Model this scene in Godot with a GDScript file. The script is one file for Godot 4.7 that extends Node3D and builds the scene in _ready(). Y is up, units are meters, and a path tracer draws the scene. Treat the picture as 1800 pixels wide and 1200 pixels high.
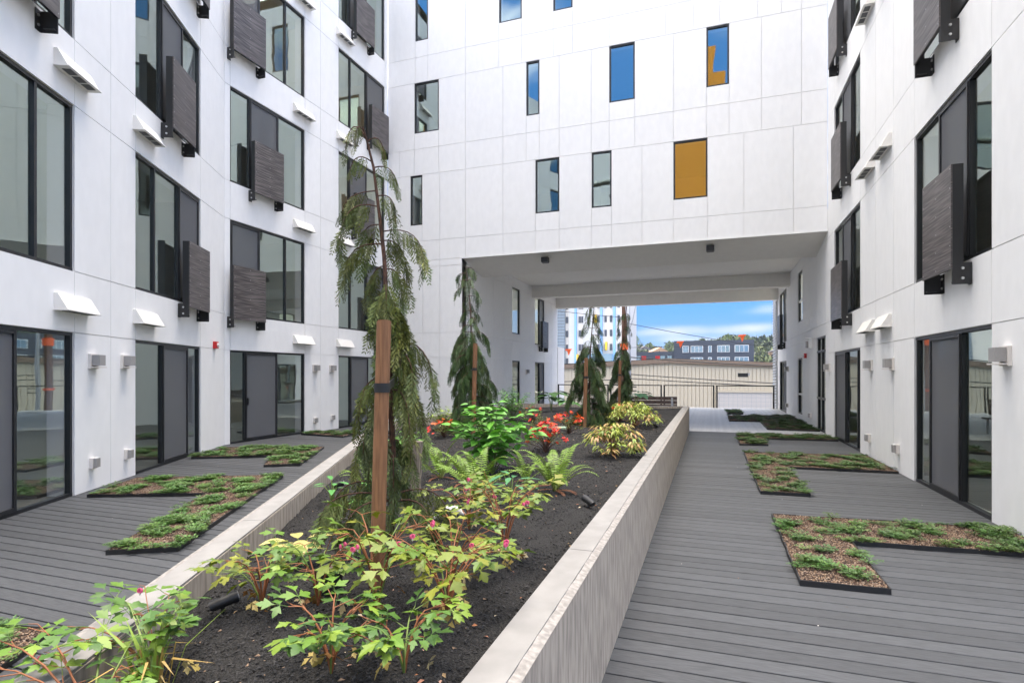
extends Node3D

const UP := Vector3.UP
const WALL_RIGHT := 2.937
const WALL_LEFT := -10.681
const BRIDGE_Z := -17.238
const BEND := Vector3(-10.681, 0, -10.2)
const SILL := [0.0, 3.04, 6.177, 9.314, 12.451]
const HEAD := [2.21, 5.285, 8.422, 11.559, 14.696]
const ROOF := 15.9

var rng := RandomNumberGenerator.new()
var M := {}
var shared := {}


# ---------------------------------------------------------------- mesh collector
class MB:
	var v := PackedVector3Array()
	var n := PackedVector3Array()
	var c := PackedColorArray()
	var col := Color(1, 1, 1)

	func tri(a: Vector3, b: Vector3, d: Vector3) -> void:
		var m := (b - a).cross(d - a).normalized()
		v.push_back(a); v.push_back(d); v.push_back(b)
		n.push_back(m); n.push_back(m); n.push_back(m)
		c.push_back(col); c.push_back(col); c.push_back(col)

	func trin(a: Vector3, b: Vector3, d: Vector3, na: Vector3, nb: Vector3, nd: Vector3) -> void:
		v.push_back(a); v.push_back(d); v.push_back(b)
		n.push_back(na); n.push_back(nd); n.push_back(nb)
		c.push_back(col); c.push_back(col); c.push_back(col)

	func quad(a: Vector3, b: Vector3, d: Vector3, e: Vector3) -> void:
		tri(a, b, d); tri(a, d, e)

	func box(t: Transform3D, s: Vector3) -> void:
		var p := []
		for i in 8:
			p.append(t * (Vector3((i & 1) - 0.5, ((i >> 1) & 1) - 0.5, ((i >> 2) & 1) - 0.5) * s))
		quad(p[4], p[5], p[7], p[6]); quad(p[1], p[0], p[2], p[3])
		quad(p[5], p[1], p[3], p[7]); quad(p[0], p[4], p[6], p[2])
		quad(p[6], p[7], p[3], p[2]); quad(p[0], p[1], p[5], p[4])

	func bx(at: Vector3, s: Vector3) -> void:
		box(Transform3D(Basis(), at), s)

	func tube(path: Array, radii: Array, sides: int, caps := true) -> void:
		var rings := []
		var norms := []
		for i in path.size():
			var a: Vector3 = path[maxi(i - 1, 0)]
			var b: Vector3 = path[mini(i + 1, path.size() - 1)]
			var d := (b - a).normalized()
			var side := d.cross(Vector3.FORWARD if absf(d.z) < 0.8 else Vector3.RIGHT).normalized()
			var up := d.cross(side).normalized()
			var ring := []
			var nn := []
			for k in sides:
				var w := TAU * k / sides
				var o := side * cos(w) + up * sin(w)
				nn.append(o)
				ring.append(path[i] + o * float(radii[i]))
			rings.append(ring); norms.append(nn)
		for i in path.size() - 1:
			for k in sides:
				var q := (k + 1) % sides
				trin(rings[i][k], rings[i][q], rings[i + 1][q], norms[i][k], norms[i][q], norms[i + 1][q])
				trin(rings[i][k], rings[i + 1][q], rings[i + 1][k], norms[i][k], norms[i + 1][q], norms[i + 1][k])
		if caps:
			var last := path.size() - 1
			for k in range(1, sides - 1):
				tri(rings[last][0], rings[last][k], rings[last][k + 1])
				tri(rings[0][0], rings[0][k + 1], rings[0][k])

	func prism(poly: Array, o: Vector3, x: Vector3, y: Vector3, z: Vector3, depth: float) -> void:
		# polygon (counter-clockwise, convex) in the x-y frame, extruded along z
		var k := poly.size()
		var f := []
		var b := []
		for p in poly:
			f.append(o + x * p.x + y * p.y + z * depth)
			b.append(o + x * p.x + y * p.y)
		for i in range(1, k - 1):
			tri(f[0], f[i], f[i + 1]); tri(b[0], b[i + 1], b[i])
		for i in k:
			var j := (i + 1) % k
			quad(b[i], b[j], f[j], f[i])

	func append(src: MB, t: Transform3D, tint := Color(1, 1, 1)) -> void:
		var nb := t.basis.inverse().transposed()
		for i in src.v.size():
			v.push_back(t * src.v[i])
			n.push_back((nb * src.n[i]).normalized())
			c.push_back(src.c[i] * tint)

	func mesh() -> ArrayMesh:
		var a := []
		a.resize(Mesh.ARRAY_MAX)
		a[Mesh.ARRAY_VERTEX] = v
		a[Mesh.ARRAY_NORMAL] = n
		a[Mesh.ARRAY_COLOR] = c
		var m := ArrayMesh.new()
		m.add_surface_from_arrays(Mesh.PRIMITIVE_TRIANGLES, a)
		return m


# ---------------------------------------------------------------- node helpers
func inst(called: String, mesh: Mesh, m: Material, parent: Node3D, t := Transform3D()) -> MeshInstance3D:
	var o := MeshInstance3D.new()
	o.name = called
	o.mesh = mesh
	o.material_override = m
	o.transform = t
	parent.add_child(o, true)
	return o


func obj(called: String, mb: MB, m: Material, parent: Node3D, t := Transform3D()) -> MeshInstance3D:
	return inst(called, mb.mesh(), m, parent, t)


func tag(o: Node3D, label: String, category: String, group := "") -> void:
	o.set_meta("label", label)
	o.set_meta("category", category)
	if group:
		o.set_meta("group", group)


func thing(called: String, label: String, category: String, group := "", t := Transform3D()) -> Node3D:
	var o := Node3D.new()
	o.name = called
	o.transform = t
	add_child(o, true)
	tag(o, label, category, group)
	return o


func part(called: String, parent: Node3D, t := Transform3D()) -> Node3D:
	var o := Node3D.new()
	o.name = called
	o.transform = t
	parent.add_child(o, true)
	return o


func structure(o: Node3D) -> Node3D:
	o.set_meta("kind", "structure")
	return o


func stuff(o: Node3D) -> Node3D:
	o.set_meta("kind", "stuff")
	return o


func multi(called: String, mesh: Mesh, m: Material, places: Array, colors: Array, parent: Node3D) -> MultiMeshInstance3D:
	var mm := MultiMesh.new()
	mm.transform_format = MultiMesh.TRANSFORM_3D
	mm.use_colors = true
	mm.mesh = mesh
	mm.instance_count = places.size()
	for i in places.size():
		mm.set_instance_transform(i, places[i])
		mm.set_instance_color(i, colors[i])
	var o := MultiMeshInstance3D.new()
	o.name = called
	o.multimesh = mm
	o.material_override = m
	parent.add_child(o, true)
	o.set_meta("kind", "stuff")
	return o


func box_mesh(s: Vector3) -> Mesh:
	var key := "box %.3f %.3f %.3f" % [s.x, s.y, s.z]
	if not shared.has(key):
		var mb := MB.new()
		mb.bx(Vector3.ZERO, s)
		shared[key] = mb.mesh()
	return shared[key]


# ---------------------------------------------------------------- materials
func mat(called: String, c: Color, rough := 0.8, metal := 0.0) -> StandardMaterial3D:
	var m := StandardMaterial3D.new()
	m.resource_name = called
	m.albedo_color = c.linear_to_srgb()
	m.roughness = rough
	m.metallic = metal
	return m


func noise_tex(sd: int, freq: float, lo: float, hi: float, oct := 4, size := 512, mid := 0.5, normal := 0.0) -> NoiseTexture2D:
	var f := FastNoiseLite.new()
	f.seed = sd
	f.noise_type = FastNoiseLite.TYPE_SIMPLEX
	f.frequency = freq
	f.fractal_octaves = oct
	var t := NoiseTexture2D.new()
	t.width = size
	t.height = size
	t.seamless = true
	t.generate_mipmaps = false
	if normal > 0.0:
		t.as_normal_map = true
		t.bump_strength = normal
	else:
		var g := Gradient.new()
		g.offsets = PackedFloat32Array([0.2, mid, 0.8])
		g.colors = PackedColorArray([Color(lo, lo, lo), Color((lo + hi) / 2, (lo + hi) / 2, (lo + hi) / 2), Color(hi, hi, hi)])
		t.color_ramp = g
	t.noise = f
	return t


func tri_mat(m: StandardMaterial3D, tex: Texture2D, scale: Vector3, world := true, bump: Texture2D = null, depth := 0.0) -> StandardMaterial3D:
	m.albedo_texture = tex
	m.uv1_triplanar = true
	m.uv1_world_triplanar = world
	m.uv1_scale = scale
	m.uv1_triplanar_sharpness = 4.0
	if bump:
		m.heightmap_enabled = true
		m.heightmap_texture = bump
		m.heightmap_scale = depth
	return m


func leafy(called: String, glow: float, rough := 0.55) -> StandardMaterial3D:
	var m := mat(called, Color(0.8, 0.8, 0.8), rough)
	m.vertex_color_use_as_albedo = true
	m.backlight_enabled = true
	m.backlight = Color(glow, glow, glow * 0.7)
	return m


func make_materials() -> void:
	var fine := noise_tex(3, 0.02, 0.985, 1.0, 5)
	var rough_bump := noise_tex(5, 0.06, 0.0, 1.0, 5)
	for i in 4:
		var t: float = [0.86, 0.872, 0.852, 0.865][i]
		M["white_%d" % i] = tri_mat(mat("white_cement_panel_%d" % i, Color(t, t * 0.995, t * 0.985), 0.62), fine, Vector3(0.45, 0.2, 0.45))
	M.wall = mat("white_wall", Color(0.8, 0.795, 0.785), 0.8)
	M.soffit = tri_mat(mat("soffit_paint", Color(0.84, 0.81, 0.76), 0.8), fine, Vector3(0.3, 0.3, 0.3))
	M.room = mat("room_wall", Color(0.7, 0.71, 0.62), 0.9)
	M.room_floor = mat("room_floor", Color(0.2, 0.17, 0.14), 0.5)
	M.frame = mat("dark_window_frame", Color(0.012, 0.013, 0.015), 0.42)
	M.black = mat("black_steel", Color(0.012, 0.012, 0.013), 0.5)
	M.bolt = mat("bolt_steel", Color(0.6, 0.6, 0.6), 0.35, 0.8)
	M.trim = mat("white_metal_trim", Color(0.78, 0.78, 0.77), 0.45)
	# coated glass: a thin share of mirror over clear glass
	var blank := Image.create(4, 4, false, Image.FORMAT_RGB8)
	blank.fill(Color(1, 1, 1))
	var g := StandardMaterial3D.new()
	g.resource_name = "coated_window_glass"
	g.albedo_color = Color(0.84, 0.9, 0.87, 0.46)
	g.albedo_texture = ImageTexture.create_from_image(blank)
	g.transparency = BaseMaterial3D.TRANSPARENCY_ALPHA
	g.metallic = 1.0
	g.roughness = 0.015
	g.normal_enabled = true
	g.normal_texture = noise_tex(8, 0.006, 0, 1, 2, 256, 0.5, 3.0)
	g.normal_scale = 0.05
	g.uv1_triplanar = true
	g.uv1_world_triplanar = true
	g.uv1_scale = Vector3(0.35, 0.35, 0.35)
	M.glass = g
	var sc := mat("insect_screen", Color(0.14, 0.143, 0.155), 0.8)
	sc.transparency = BaseMaterial3D.TRANSPARENCY_ALPHA
	sc.albedo_color.a = 0.74
	M.screen = sc
	var grain := noise_tex(12, 0.035, 0.5, 1.0, 5)
	M.board = tri_mat(mat("wood_grain_board", Color(0.165, 0.142, 0.137), 0.42), grain, Vector3(0.07, 1.8, 0.07), true)
	M.vent = mat("cream_white_metal", Color(0.76, 0.74, 0.7), 0.5)
	M.dark = mat("dark_grille", Color(0.1, 0.1, 0.1), 0.7)
	M.plate = mat("lamp_back_plate", Color(0.66, 0.62, 0.58), 0.5)
	M.lens = mat("grey_lamp_lens", Color(0.3, 0.29, 0.28), 0.35)
	M.outlet = mat("grey_outlet_cover", Color(0.3, 0.29, 0.28), 0.3)
	M.red = mat("red_alarm", Color(0.55, 0.012, 0.015), 0.35)
	for i in 4:
		var t: float = [0.076, 0.086, 0.07, 0.081][i]
		M["deck_%d" % i] = tri_mat(mat("grey_composite_board_%d" % i, Color(t * 0.97, t * 1.02, t * 1.1), 0.68), noise_tex(30 + i, 0.03, 0.85, 1.0, 5), Vector3(0.35, 3.0, 6.0), true)
	for i in 4:
		M["deck_%d" % i].metallic_specular = 0.36
	M.deck_under = mat("deck_shadow_gap", Color(0.02, 0.02, 0.02), 0.9)
	M.paver = tri_mat(mat("pale_concrete_paver", Color(0.5, 0.5, 0.5), 0.55), noise_tex(41, 0.02, 0.8, 1.0, 5), Vector3(0.5, 1, 2.5), true)
	var streak := noise_tex(50, 0.022, 0.8, 1.0, 6, 1024, 0.42)
	M.concrete = tri_mat(mat("board_formed_concrete", Color(0.42, 0.365, 0.3), 0.85), streak, Vector3(0.9, 0.14, 0.9), true)
	M.concrete_top = tri_mat(mat("smooth_concrete_top", Color(0.25, 0.243, 0.233), 0.75), noise_tex(52, 0.012, 0.93, 1.0, 6), Vector3(0.7, 0.7, 0.7), true)
	M.concrete_edge = tri_mat(mat("rough_concrete_edge", Color(0.3, 0.28, 0.26), 0.85), noise_tex(53, 0.03, 0.82, 1.0, 5), Vector3(1.5, 1.5, 1.5), true)
	M.soil = tri_mat(mat("black_soil", Color(0.03, 0.028, 0.027), 0.95), noise_tex(60, 0.05, 0.4, 1.0, 5), Vector3(2, 2, 2), true)
	M.soil.normal_enabled = true
	M.soil.normal_texture = noise_tex(61, 0.08, 0, 1, 4, 512, 0.5, 12.0)
	M.soil.normal_scale = 1.0
	M.chips = mat("mulch_chip", Color(1, 1, 1), 0.85)
	M.chips.vertex_color_use_as_albedo = true
	M.bed_soil = tri_mat(mat("brown_bed_soil", Color(0.06, 0.037, 0.025), 0.95), noise_tex(62, 0.06, 0.5, 1.0, 4), Vector3(2, 2, 2), true)
	M.leaf = leafy("leaf", 0.5, 0.5)
	M.needle = leafy("cypress_foliage", 0.25, 0.6)
	M.petal = leafy("petal", 0.6, 0.5)
	var bark := noise_tex(70, 0.05, 0.5, 1.0, 5)
	M.bark = tri_mat(mat("reddish_bark", Color(0.13, 0.06, 0.035), 0.85), bark, Vector3(3, 0.6, 3))
	M.stake = tri_mat(mat("brown_treated_post", Color(0.27, 0.125, 0.055), 0.75), noise_tex(71, 0.02, 0.8, 1.0, 5), Vector3(5, 0.35, 5))
	M.stake_grey = tri_mat(mat("weathered_post", Color(0.3, 0.24, 0.18), 0.8), noise_tex(72, 0.04, 0.6, 1.0, 5), Vector3(5, 0.35, 5))
	M.stem_red = mat("red_brown_stem", Color(0.24, 0.085, 0.03), 0.6)
	M.stem_green = mat("green_stem", Color(0.13, 0.19, 0.04), 0.6)
	M.asphalt = tri_mat(mat("asphalt", Color(0.06, 0.06, 0.062), 0.9), noise_tex(80, 0.05, 0.7, 1.0, 4), Vector3(0.5, 0.5, 0.5))
	M.tan = mat("tan_metal_siding", Color(0.62, 0.55, 0.43), 0.6)
	M.tan_trim = mat("brown_gutter", Color(0.22, 0.16, 0.12), 0.6)
	M.roof_white = mat("pale_roof", Color(0.65, 0.63, 0.6), 0.7)
	M.garage = mat("pale_garage_door", Color(0.62, 0.58, 0.55), 0.6)
	M.navy = mat("dark_blue_grey_siding", Color(0.075, 0.088, 0.115), 0.7)
	M.far_glass = mat("far_window_glass", Color(0.3, 0.42, 0.5), 0.08, 0.6)
	M.pole = tri_mat(mat("wood_pole", Color(0.2, 0.1, 0.06), 0.85), bark, Vector3(2, 0.3, 2))
	M.galv = mat("galvanised_steel", Color(0.42, 0.43, 0.46), 0.45, 0.5)
	M.orange = mat("orange_cover", Color(0.85, 0.12, 0.02), 0.6)
	M.cable = mat("black_cable", Color(0.015, 0.015, 0.016), 0.6)
	M.grey_siding = mat("blue_grey_siding", Color(0.2, 0.25, 0.3), 0.7)
	M.pale_siding = mat("pale_grey_siding", Color(0.45, 0.47, 0.48), 0.7)
	M.sky_blue = mat("light_blue_panel", Color(0.2, 0.4, 0.68), 0.6)
	M.yellow = mat("yellow_panel", Color(0.75, 0.5, 0.04), 0.6)
	M.ochre = mat("orange_wall_panel", Color(0.95, 0.36, 0.01), 0.6)
	M.corrugated = mat("corrugated_metal", Color(0.5, 0.51, 0.52), 0.35, 0.7)
	M.bench = tri_mat(mat("brown_bench_wood", Color(0.13, 0.085, 0.07), 0.6), grain, Vector3(0.4, 4, 4))
	M.hill = tri_mat(mat("hillside", Color(0.1, 0.11, 0.07), 0.95), noise_tex(90, 0.04, 0.4, 1.0, 4), Vector3(0.05, 0.05, 0.05))
	M.far_leaf = mat("far_foliage", Color(1, 1, 1), 0.9)
	M.far_leaf.vertex_color_use_as_albedo = true
	M.house_wall = mat("far_house_wall", Color(0.5, 0.45, 0.4), 0.8)
	M.house_tan = mat("far_house_tan", Color(0.55, 0.32, 0.18), 0.8)
	M.house_roof = mat("far_house_roof", Color(0.16, 0.14, 0.14), 0.8)
	M.fabric = mat("dark_brown_upholstery", Color(0.05, 0.038, 0.03), 0.9)
	M.bin = mat("grey_blue_plastic", Color(0.1, 0.14, 0.16), 0.6)
	M.bulb = mat("ceiling_lamp_glow", Color(0.9, 0.8, 0.6), 0.5)
	M.bulb.emission_enabled = true
	M.bulb.emission = Color(1.0, 0.82, 0.5)
	M.bulb.emission_energy_multiplier = 3.0
	M.stone = mat("pale_stone", Color(0.6, 0.58, 0.55), 0.8)
	M.lid = mat("green_valve_lid", Color(0.25, 0.36, 0.27), 0.6)


# ---------------------------------------------------------------- facades
func facade(b: Node3D, o: Vector3, u: Vector3, nrm: Vector3, rows: Array, thick := 0.32) -> void:
	var basis := Basis(u, UP, nrm)
	var back := MB.new()
	var gap := 0.01
	for row in rows:
		var breaks: Array = row[2]
		for i in breaks.size() - 1:
			var a: float = breaks[i]
			var e: float = breaks[i + 1]
			var segs := [[row[0], row[1]]]
			for h in row[3]:
				if h[0] <= a + 0.01 and h[1] >= e - 0.01:
					segs = [[row[0], h[2]], [h[3], row[1]]]
			for s in segs:
				var y0: float = s[0]
				var y1: float = s[1]
				if y1 - y0 < 0.03:
					continue
				var at := o + u * (a + e) / 2 + UP * (y0 + y1) / 2
				back.box(Transform3D(basis, at - nrm * (thick / 2 + 0.022)), Vector3(e - a, y1 - y0, thick))
				inst("cladding_panel", box_mesh(Vector3(e - a - gap, y1 - y0 - gap, 0.012)), M["white_%d" % rng.randi_range(0, 3)], b, Transform3D(basis, at - nrm * 0.006))
	obj("wall", back, M.wall, b)


func window(b: Node3D, called: String, o: Vector3, u: Vector3, nrm: Vector3, w0: float, w1: float, y0: float, y1: float, mulls: Array, kinds: String, handle := -1.0) -> void:
	# local x runs along u, local z points out of the wall
	var p := part(called, b, Transform3D(Basis(u, UP, nrm), o + u * w0 + UP * y0))
	var w := w1 - w0
	var h := y1 - y0
	var f := MB.new()
	var e := 0.045
	f.bx(Vector3(w / 2, e / 2, -0.06), Vector3(w, e, 0.07))
	f.bx(Vector3(w / 2, h - e / 2, -0.06), Vector3(w, e, 0.07))
	for x in [e / 2, w - e / 2]:
		f.bx(Vector3(x, h / 2, -0.061), Vector3(e, h - 2 * e, 0.067))
	var edges := [e]
	for m in mulls:
		var x: float = m - w0
		f.bx(Vector3(x, h / 2, -0.062), Vector3(0.048, h - 2 * e, 0.064))
		edges.append(x)
	edges.append(w - e)
	obj("frame", f, M.frame, p)
	for i in kinds.length():
		var a: float = edges[i]
		var z: float = edges[i + 1]
		var pane := MB.new()
		pane.quad(Vector3(a, e, -0.066), Vector3(z, e, -0.066), Vector3(z, h - e, -0.066), Vector3(a, h - e, -0.066))
		obj("pane", pane, M.glass, p)
		if kinds[i] == "s":
			var s := MB.new()
			s.quad(Vector3(a + 0.04, e + 0.04, -0.035), Vector3(z - 0.04, e + 0.04, -0.035), Vector3(z - 0.04, h - e - 0.04, -0.035), Vector3(a + 0.04, h - e - 0.04, -0.035))
			obj("insect_screen", s, M.screen, p)
			var sf := MB.new()
			for x in [a + 0.025, z - 0.025]:
				sf.bx(Vector3(x, h / 2, -0.024), Vector3(0.04, h - 2 * e - 0.01, 0.02))
			for y in [e + 0.025, h - e - 0.025]:
				sf.bx(Vector3((a + z) / 2, y, -0.0245), Vector3(z - a - 0.09, 0.04, 0.019))
			obj("screen_frame", sf, M.frame, p)
	if handle >= 0.0:
		var hd := MB.new()
		hd.bx(Vector3(handle - w0, 0.98, 0.0), Vector3(0.03, 0.16, 0.03))
		hd.bx(Vector3(handle - w0, 0.98, -0.02), Vector3(0.045, 0.2, 0.012))
		obj("handle", hd, M.black, p)


func rooms(b: Node3D, o: Vector3, u: Vector3, nrm: Vector3, walls: Array, depth: float, levels: int, from := 0) -> void:
	var basis := Basis(u, UP, nrm)
	var wm := MB.new()
	var fm := MB.new()
	var w0: float = walls[0]
	var w1: float = walls[-1]
	var base: float = 0.0 if from == 0 else SILL[from] - 0.3
	var top := ROOF
	var mid := o + u * (w0 + w1) / 2
	wm.box(Transform3D(basis, mid - nrm * (depth + 0.12) + UP * (base + top) / 2), Vector3(w1 - w0, top - base, 0.2))
	for w in walls:
		wm.box(Transform3D(basis, o + u * w - nrm * (depth / 2 + 0.12) + UP * (base + top) / 2), Vector3(0.12, top - base, depth - 0.21))
	for k in range(from, levels):
		var low: float = SILL[k] - 0.3 if k > 0 else -0.3
		if k > 0:
			low = HEAD[k - 1] + 0.25
		if k == from and from > 0:
			low = SILL[k] - 0.3
		var high: float = SILL[k] - 0.02
		wm.box(Transform3D(basis, mid - nrm * (depth / 2 + 0.125) + UP * (low + high) / 2), Vector3(w1 - w0 - 0.02, high - low, depth - 0.2))
		fm.box(Transform3D(basis, mid - nrm * (depth / 2 + 0.126) + UP * (high + 0.006)), Vector3(w1 - w0 - 0.03, 0.008, depth - 0.24))
	wm.box(Transform3D(basis, mid - nrm * (depth / 2 + 0.1) + UP * (top - 0.2)), Vector3(w1 - w0 + 0.1, 0.4, depth + 0.2))
	obj("interior_wall", wm, M.room, b)
	obj("interior_floor", fm, M.room_floor, b)


func balcony_screen(o: Vector3, u: Vector3, nrm: Vector3, w0: float, w1: float, sill: float, label: String) -> void:
	var t := thing("balcony_screen", label, "balcony screen", "wood grain balcony screens in front of the windows", Transform3D(Basis(u, UP, nrm), o + u * w0 + UP * (sill - 0.12)))
	var w := w1 - w0
	inst("board", box_mesh(Vector3(w, 1.26, 0.016)), M.board, t, Transform3D(Basis(), Vector3(w / 2, 0.63, 0.212)))
	for side in [0, 1]:
		var x: float = 0.012 if side == 0 else w - 0.012
		inst("side_post", box_mesh(Vector3(0.012, 1.25, 0.11)), M.black, t, Transform3D(Basis(), Vector3(x, 0.635, 0.146)))
		var dx := 0.05 if side == 0 else -0.05
		var br := part("bracket", t, Transform3D(Basis(), Vector3(x, -0.06, 0)))
		var mb := MB.new()
		mb.bx(Vector3(0, 0, 0.105), Vector3(0.014, 0.26, 0.2))
		mb.bx(Vector3(dx, 0, 0.007), Vector3(0.09, 0.26, 0.012))
		mb.bx(Vector3(dx * 0.7, -0.1, 0.13), Vector3(0.055, 0.012, 0.12))
		obj("angle_plate", mb, M.black, br)
		for y in [-0.06, 0.06]:
			var bo := MB.new()
			var sgn := -1.0 if side == 0 else 1.0
			bo.tube([Vector3(0, y, 0.1), Vector3(sgn * 0.02, y, 0.1)], [0.019, 0.016], 8)
			bo.tube([Vector3(dx, y, 0.012), Vector3(dx, y, 0.026)], [0.018, 0.015], 8)
			obj("bolt", bo, M.bolt, br)
	var sc := MB.new()
	for i in 3:
		for k in 6:
			var x: float = [0.03, w / 2, w - 0.03][i]
			sc.tube([Vector3(x, 0.05 + k * 0.232, 0.219), Vector3(x, 0.05 + k * 0.232, 0.2225)], [0.008, 0.006], 6)
	stuff(obj("screw", sc, M.bolt, t))
	var rail := MB.new()
	rail.bx(Vector3(w / 2, 0.03, 0.185), Vector3(w - 0.05, 0.045, 0.03))
	rail.bx(Vector3(w / 2, 1.22, 0.185), Vector3(w - 0.05, 0.045, 0.03))
	obj("rail", rail, M.black, t)


func vent_hood(o: Vector3, u: Vector3, nrm: Vector3, w: float, y: float, label: String) -> void:
	var t := thing("vent_hood", label, "vent hood", "white vent hoods on the walls", Transform3D(Basis(u, UP, nrm), o + u * w + UP * y))
	if not shared.has("hood"):
		var mb := MB.new()
		mb.prism([Vector2(0, 0), Vector2(0.17, 0), Vector2(0.045, 0.215), Vector2(0, 0.215)], Vector3(-0.36, 0.006, 0), Vector3.BACK, UP, Vector3.LEFT, -0.72)
		shared.hood = mb.mesh()
		var lip := MB.new()
		lip.bx(Vector3(0, 0, 0.094), Vector3(0.735, 0.011, 0.188))
		shared.hood_lip = lip.mesh()
		var gr := MB.new()
		for k in 3:
			gr.bx(Vector3(-0.2 + k * 0.2, -0.008, 0.1), Vector3(0.16, 0.006, 0.1))
		shared.hood_grille = gr.mesh()
	inst("hood", shared.hood, M.vent, t)
	inst("lip", shared.hood_lip, M.vent, t)
	inst("grille", shared.hood_grille, M.dark, t)


func wall_lamp(o: Vector3, u: Vector3, nrm: Vector3, w: float, y: float, label: String) -> void:
	var t := thing("wall_lamp", label, "wall lamp", "square wall lamps beside the patio doors", Transform3D(Basis(u, UP, nrm), o + u * w + UP * y))
	inst("back_plate", box_mesh(Vector3(0.2, 0.21, 0.035)), M.plate, t, Transform3D(Basis(), Vector3(0, 0, 0.018)))
	inst("lamp_shade", box_mesh(Vector3(0.15, 0.15, 0.1)), M.lens, t, Transform3D(Basis(), Vector3(0, 0.015, 0.088)))
	inst("cap", box_mesh(Vector3(0.18, 0.014, 0.11)), M.plate, t, Transform3D(Basis(), Vector3(0, -0.085, 0.09)))


func outlet(o: Vector3, u: Vector3, nrm: Vector3, w: float, y: float, label: String) -> void:
	var t := thing("outlet_cover", label, "electrical outlet", "weatherproof outlets low on the walls", Transform3D(Basis(u, UP, nrm), o + u * w + UP * y))
	inst("box", box_mesh(Vector3(0.11, 0.15, 0.05)), M.plate, t, Transform3D(Basis(), Vector3(0, 0, 0.026)))
	inst("cover", box_mesh(Vector3(0.09, 0.125, 0.045)), M.outlet, t, Transform3D(Basis(), Vector3(0, 0.004, 0.074)))
	inst("hinge", box_mesh(Vector3(0.1, 0.012, 0.02)), M.trim, t, Transform3D(Basis(), Vector3(0, 0.072, 0.07)))


func alarm(o: Vector3, u: Vector3, nrm: Vector3, w: float, y: float, label: String) -> void:
	var t := thing("fire_alarm", label, "fire alarm", "", Transform3D(Basis(u, UP, nrm), o + u * w + UP * y))
	inst("housing", box_mesh(Vector3(0.13, 0.15, 0.075)), M.red, t, Transform3D(Basis(), Vector3(0, 0, 0.039)))
	var mb := MB.new()
	mb.tube([Vector3(0.01, 0.0, 0.076), Vector3(0.01, 0.0, 0.11)], [0.045, 0.03], 10)
	obj("strobe_lens", mb, M.trim, t)


func merged(lists: Array) -> Array:
	var out := []
	for l in lists:
		for x in l:
			out.append(x)
	out.sort()
	var r := []
	for x in out:
		if r.is_empty() or x - r[-1] > 0.02:
			r.append(x)
	return r


func rows_for(storeys: int, columns: Array, extra: Array, w0: float, w1: float, y_base := 0.0) -> Array:
	# columns: window spans, full height of the tall rows; extra: further upright joints
	var spans := []
	for c in columns:
		spans.append_array([c[0], c[1]])
	var br := merged([[w0, w1], spans, extra])
	var rows := []
	for k in storeys:
		var holes := []
		for c in columns:
			holes.append([c[0], c[1], SILL[k], HEAD[k]])
		rows.append([maxf(SILL[k], y_base), HEAD[k], br, holes])
		rows.append([HEAD[k], SILL[k + 1] if k < 4 else ROOF, br, []])
	return rows


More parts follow.
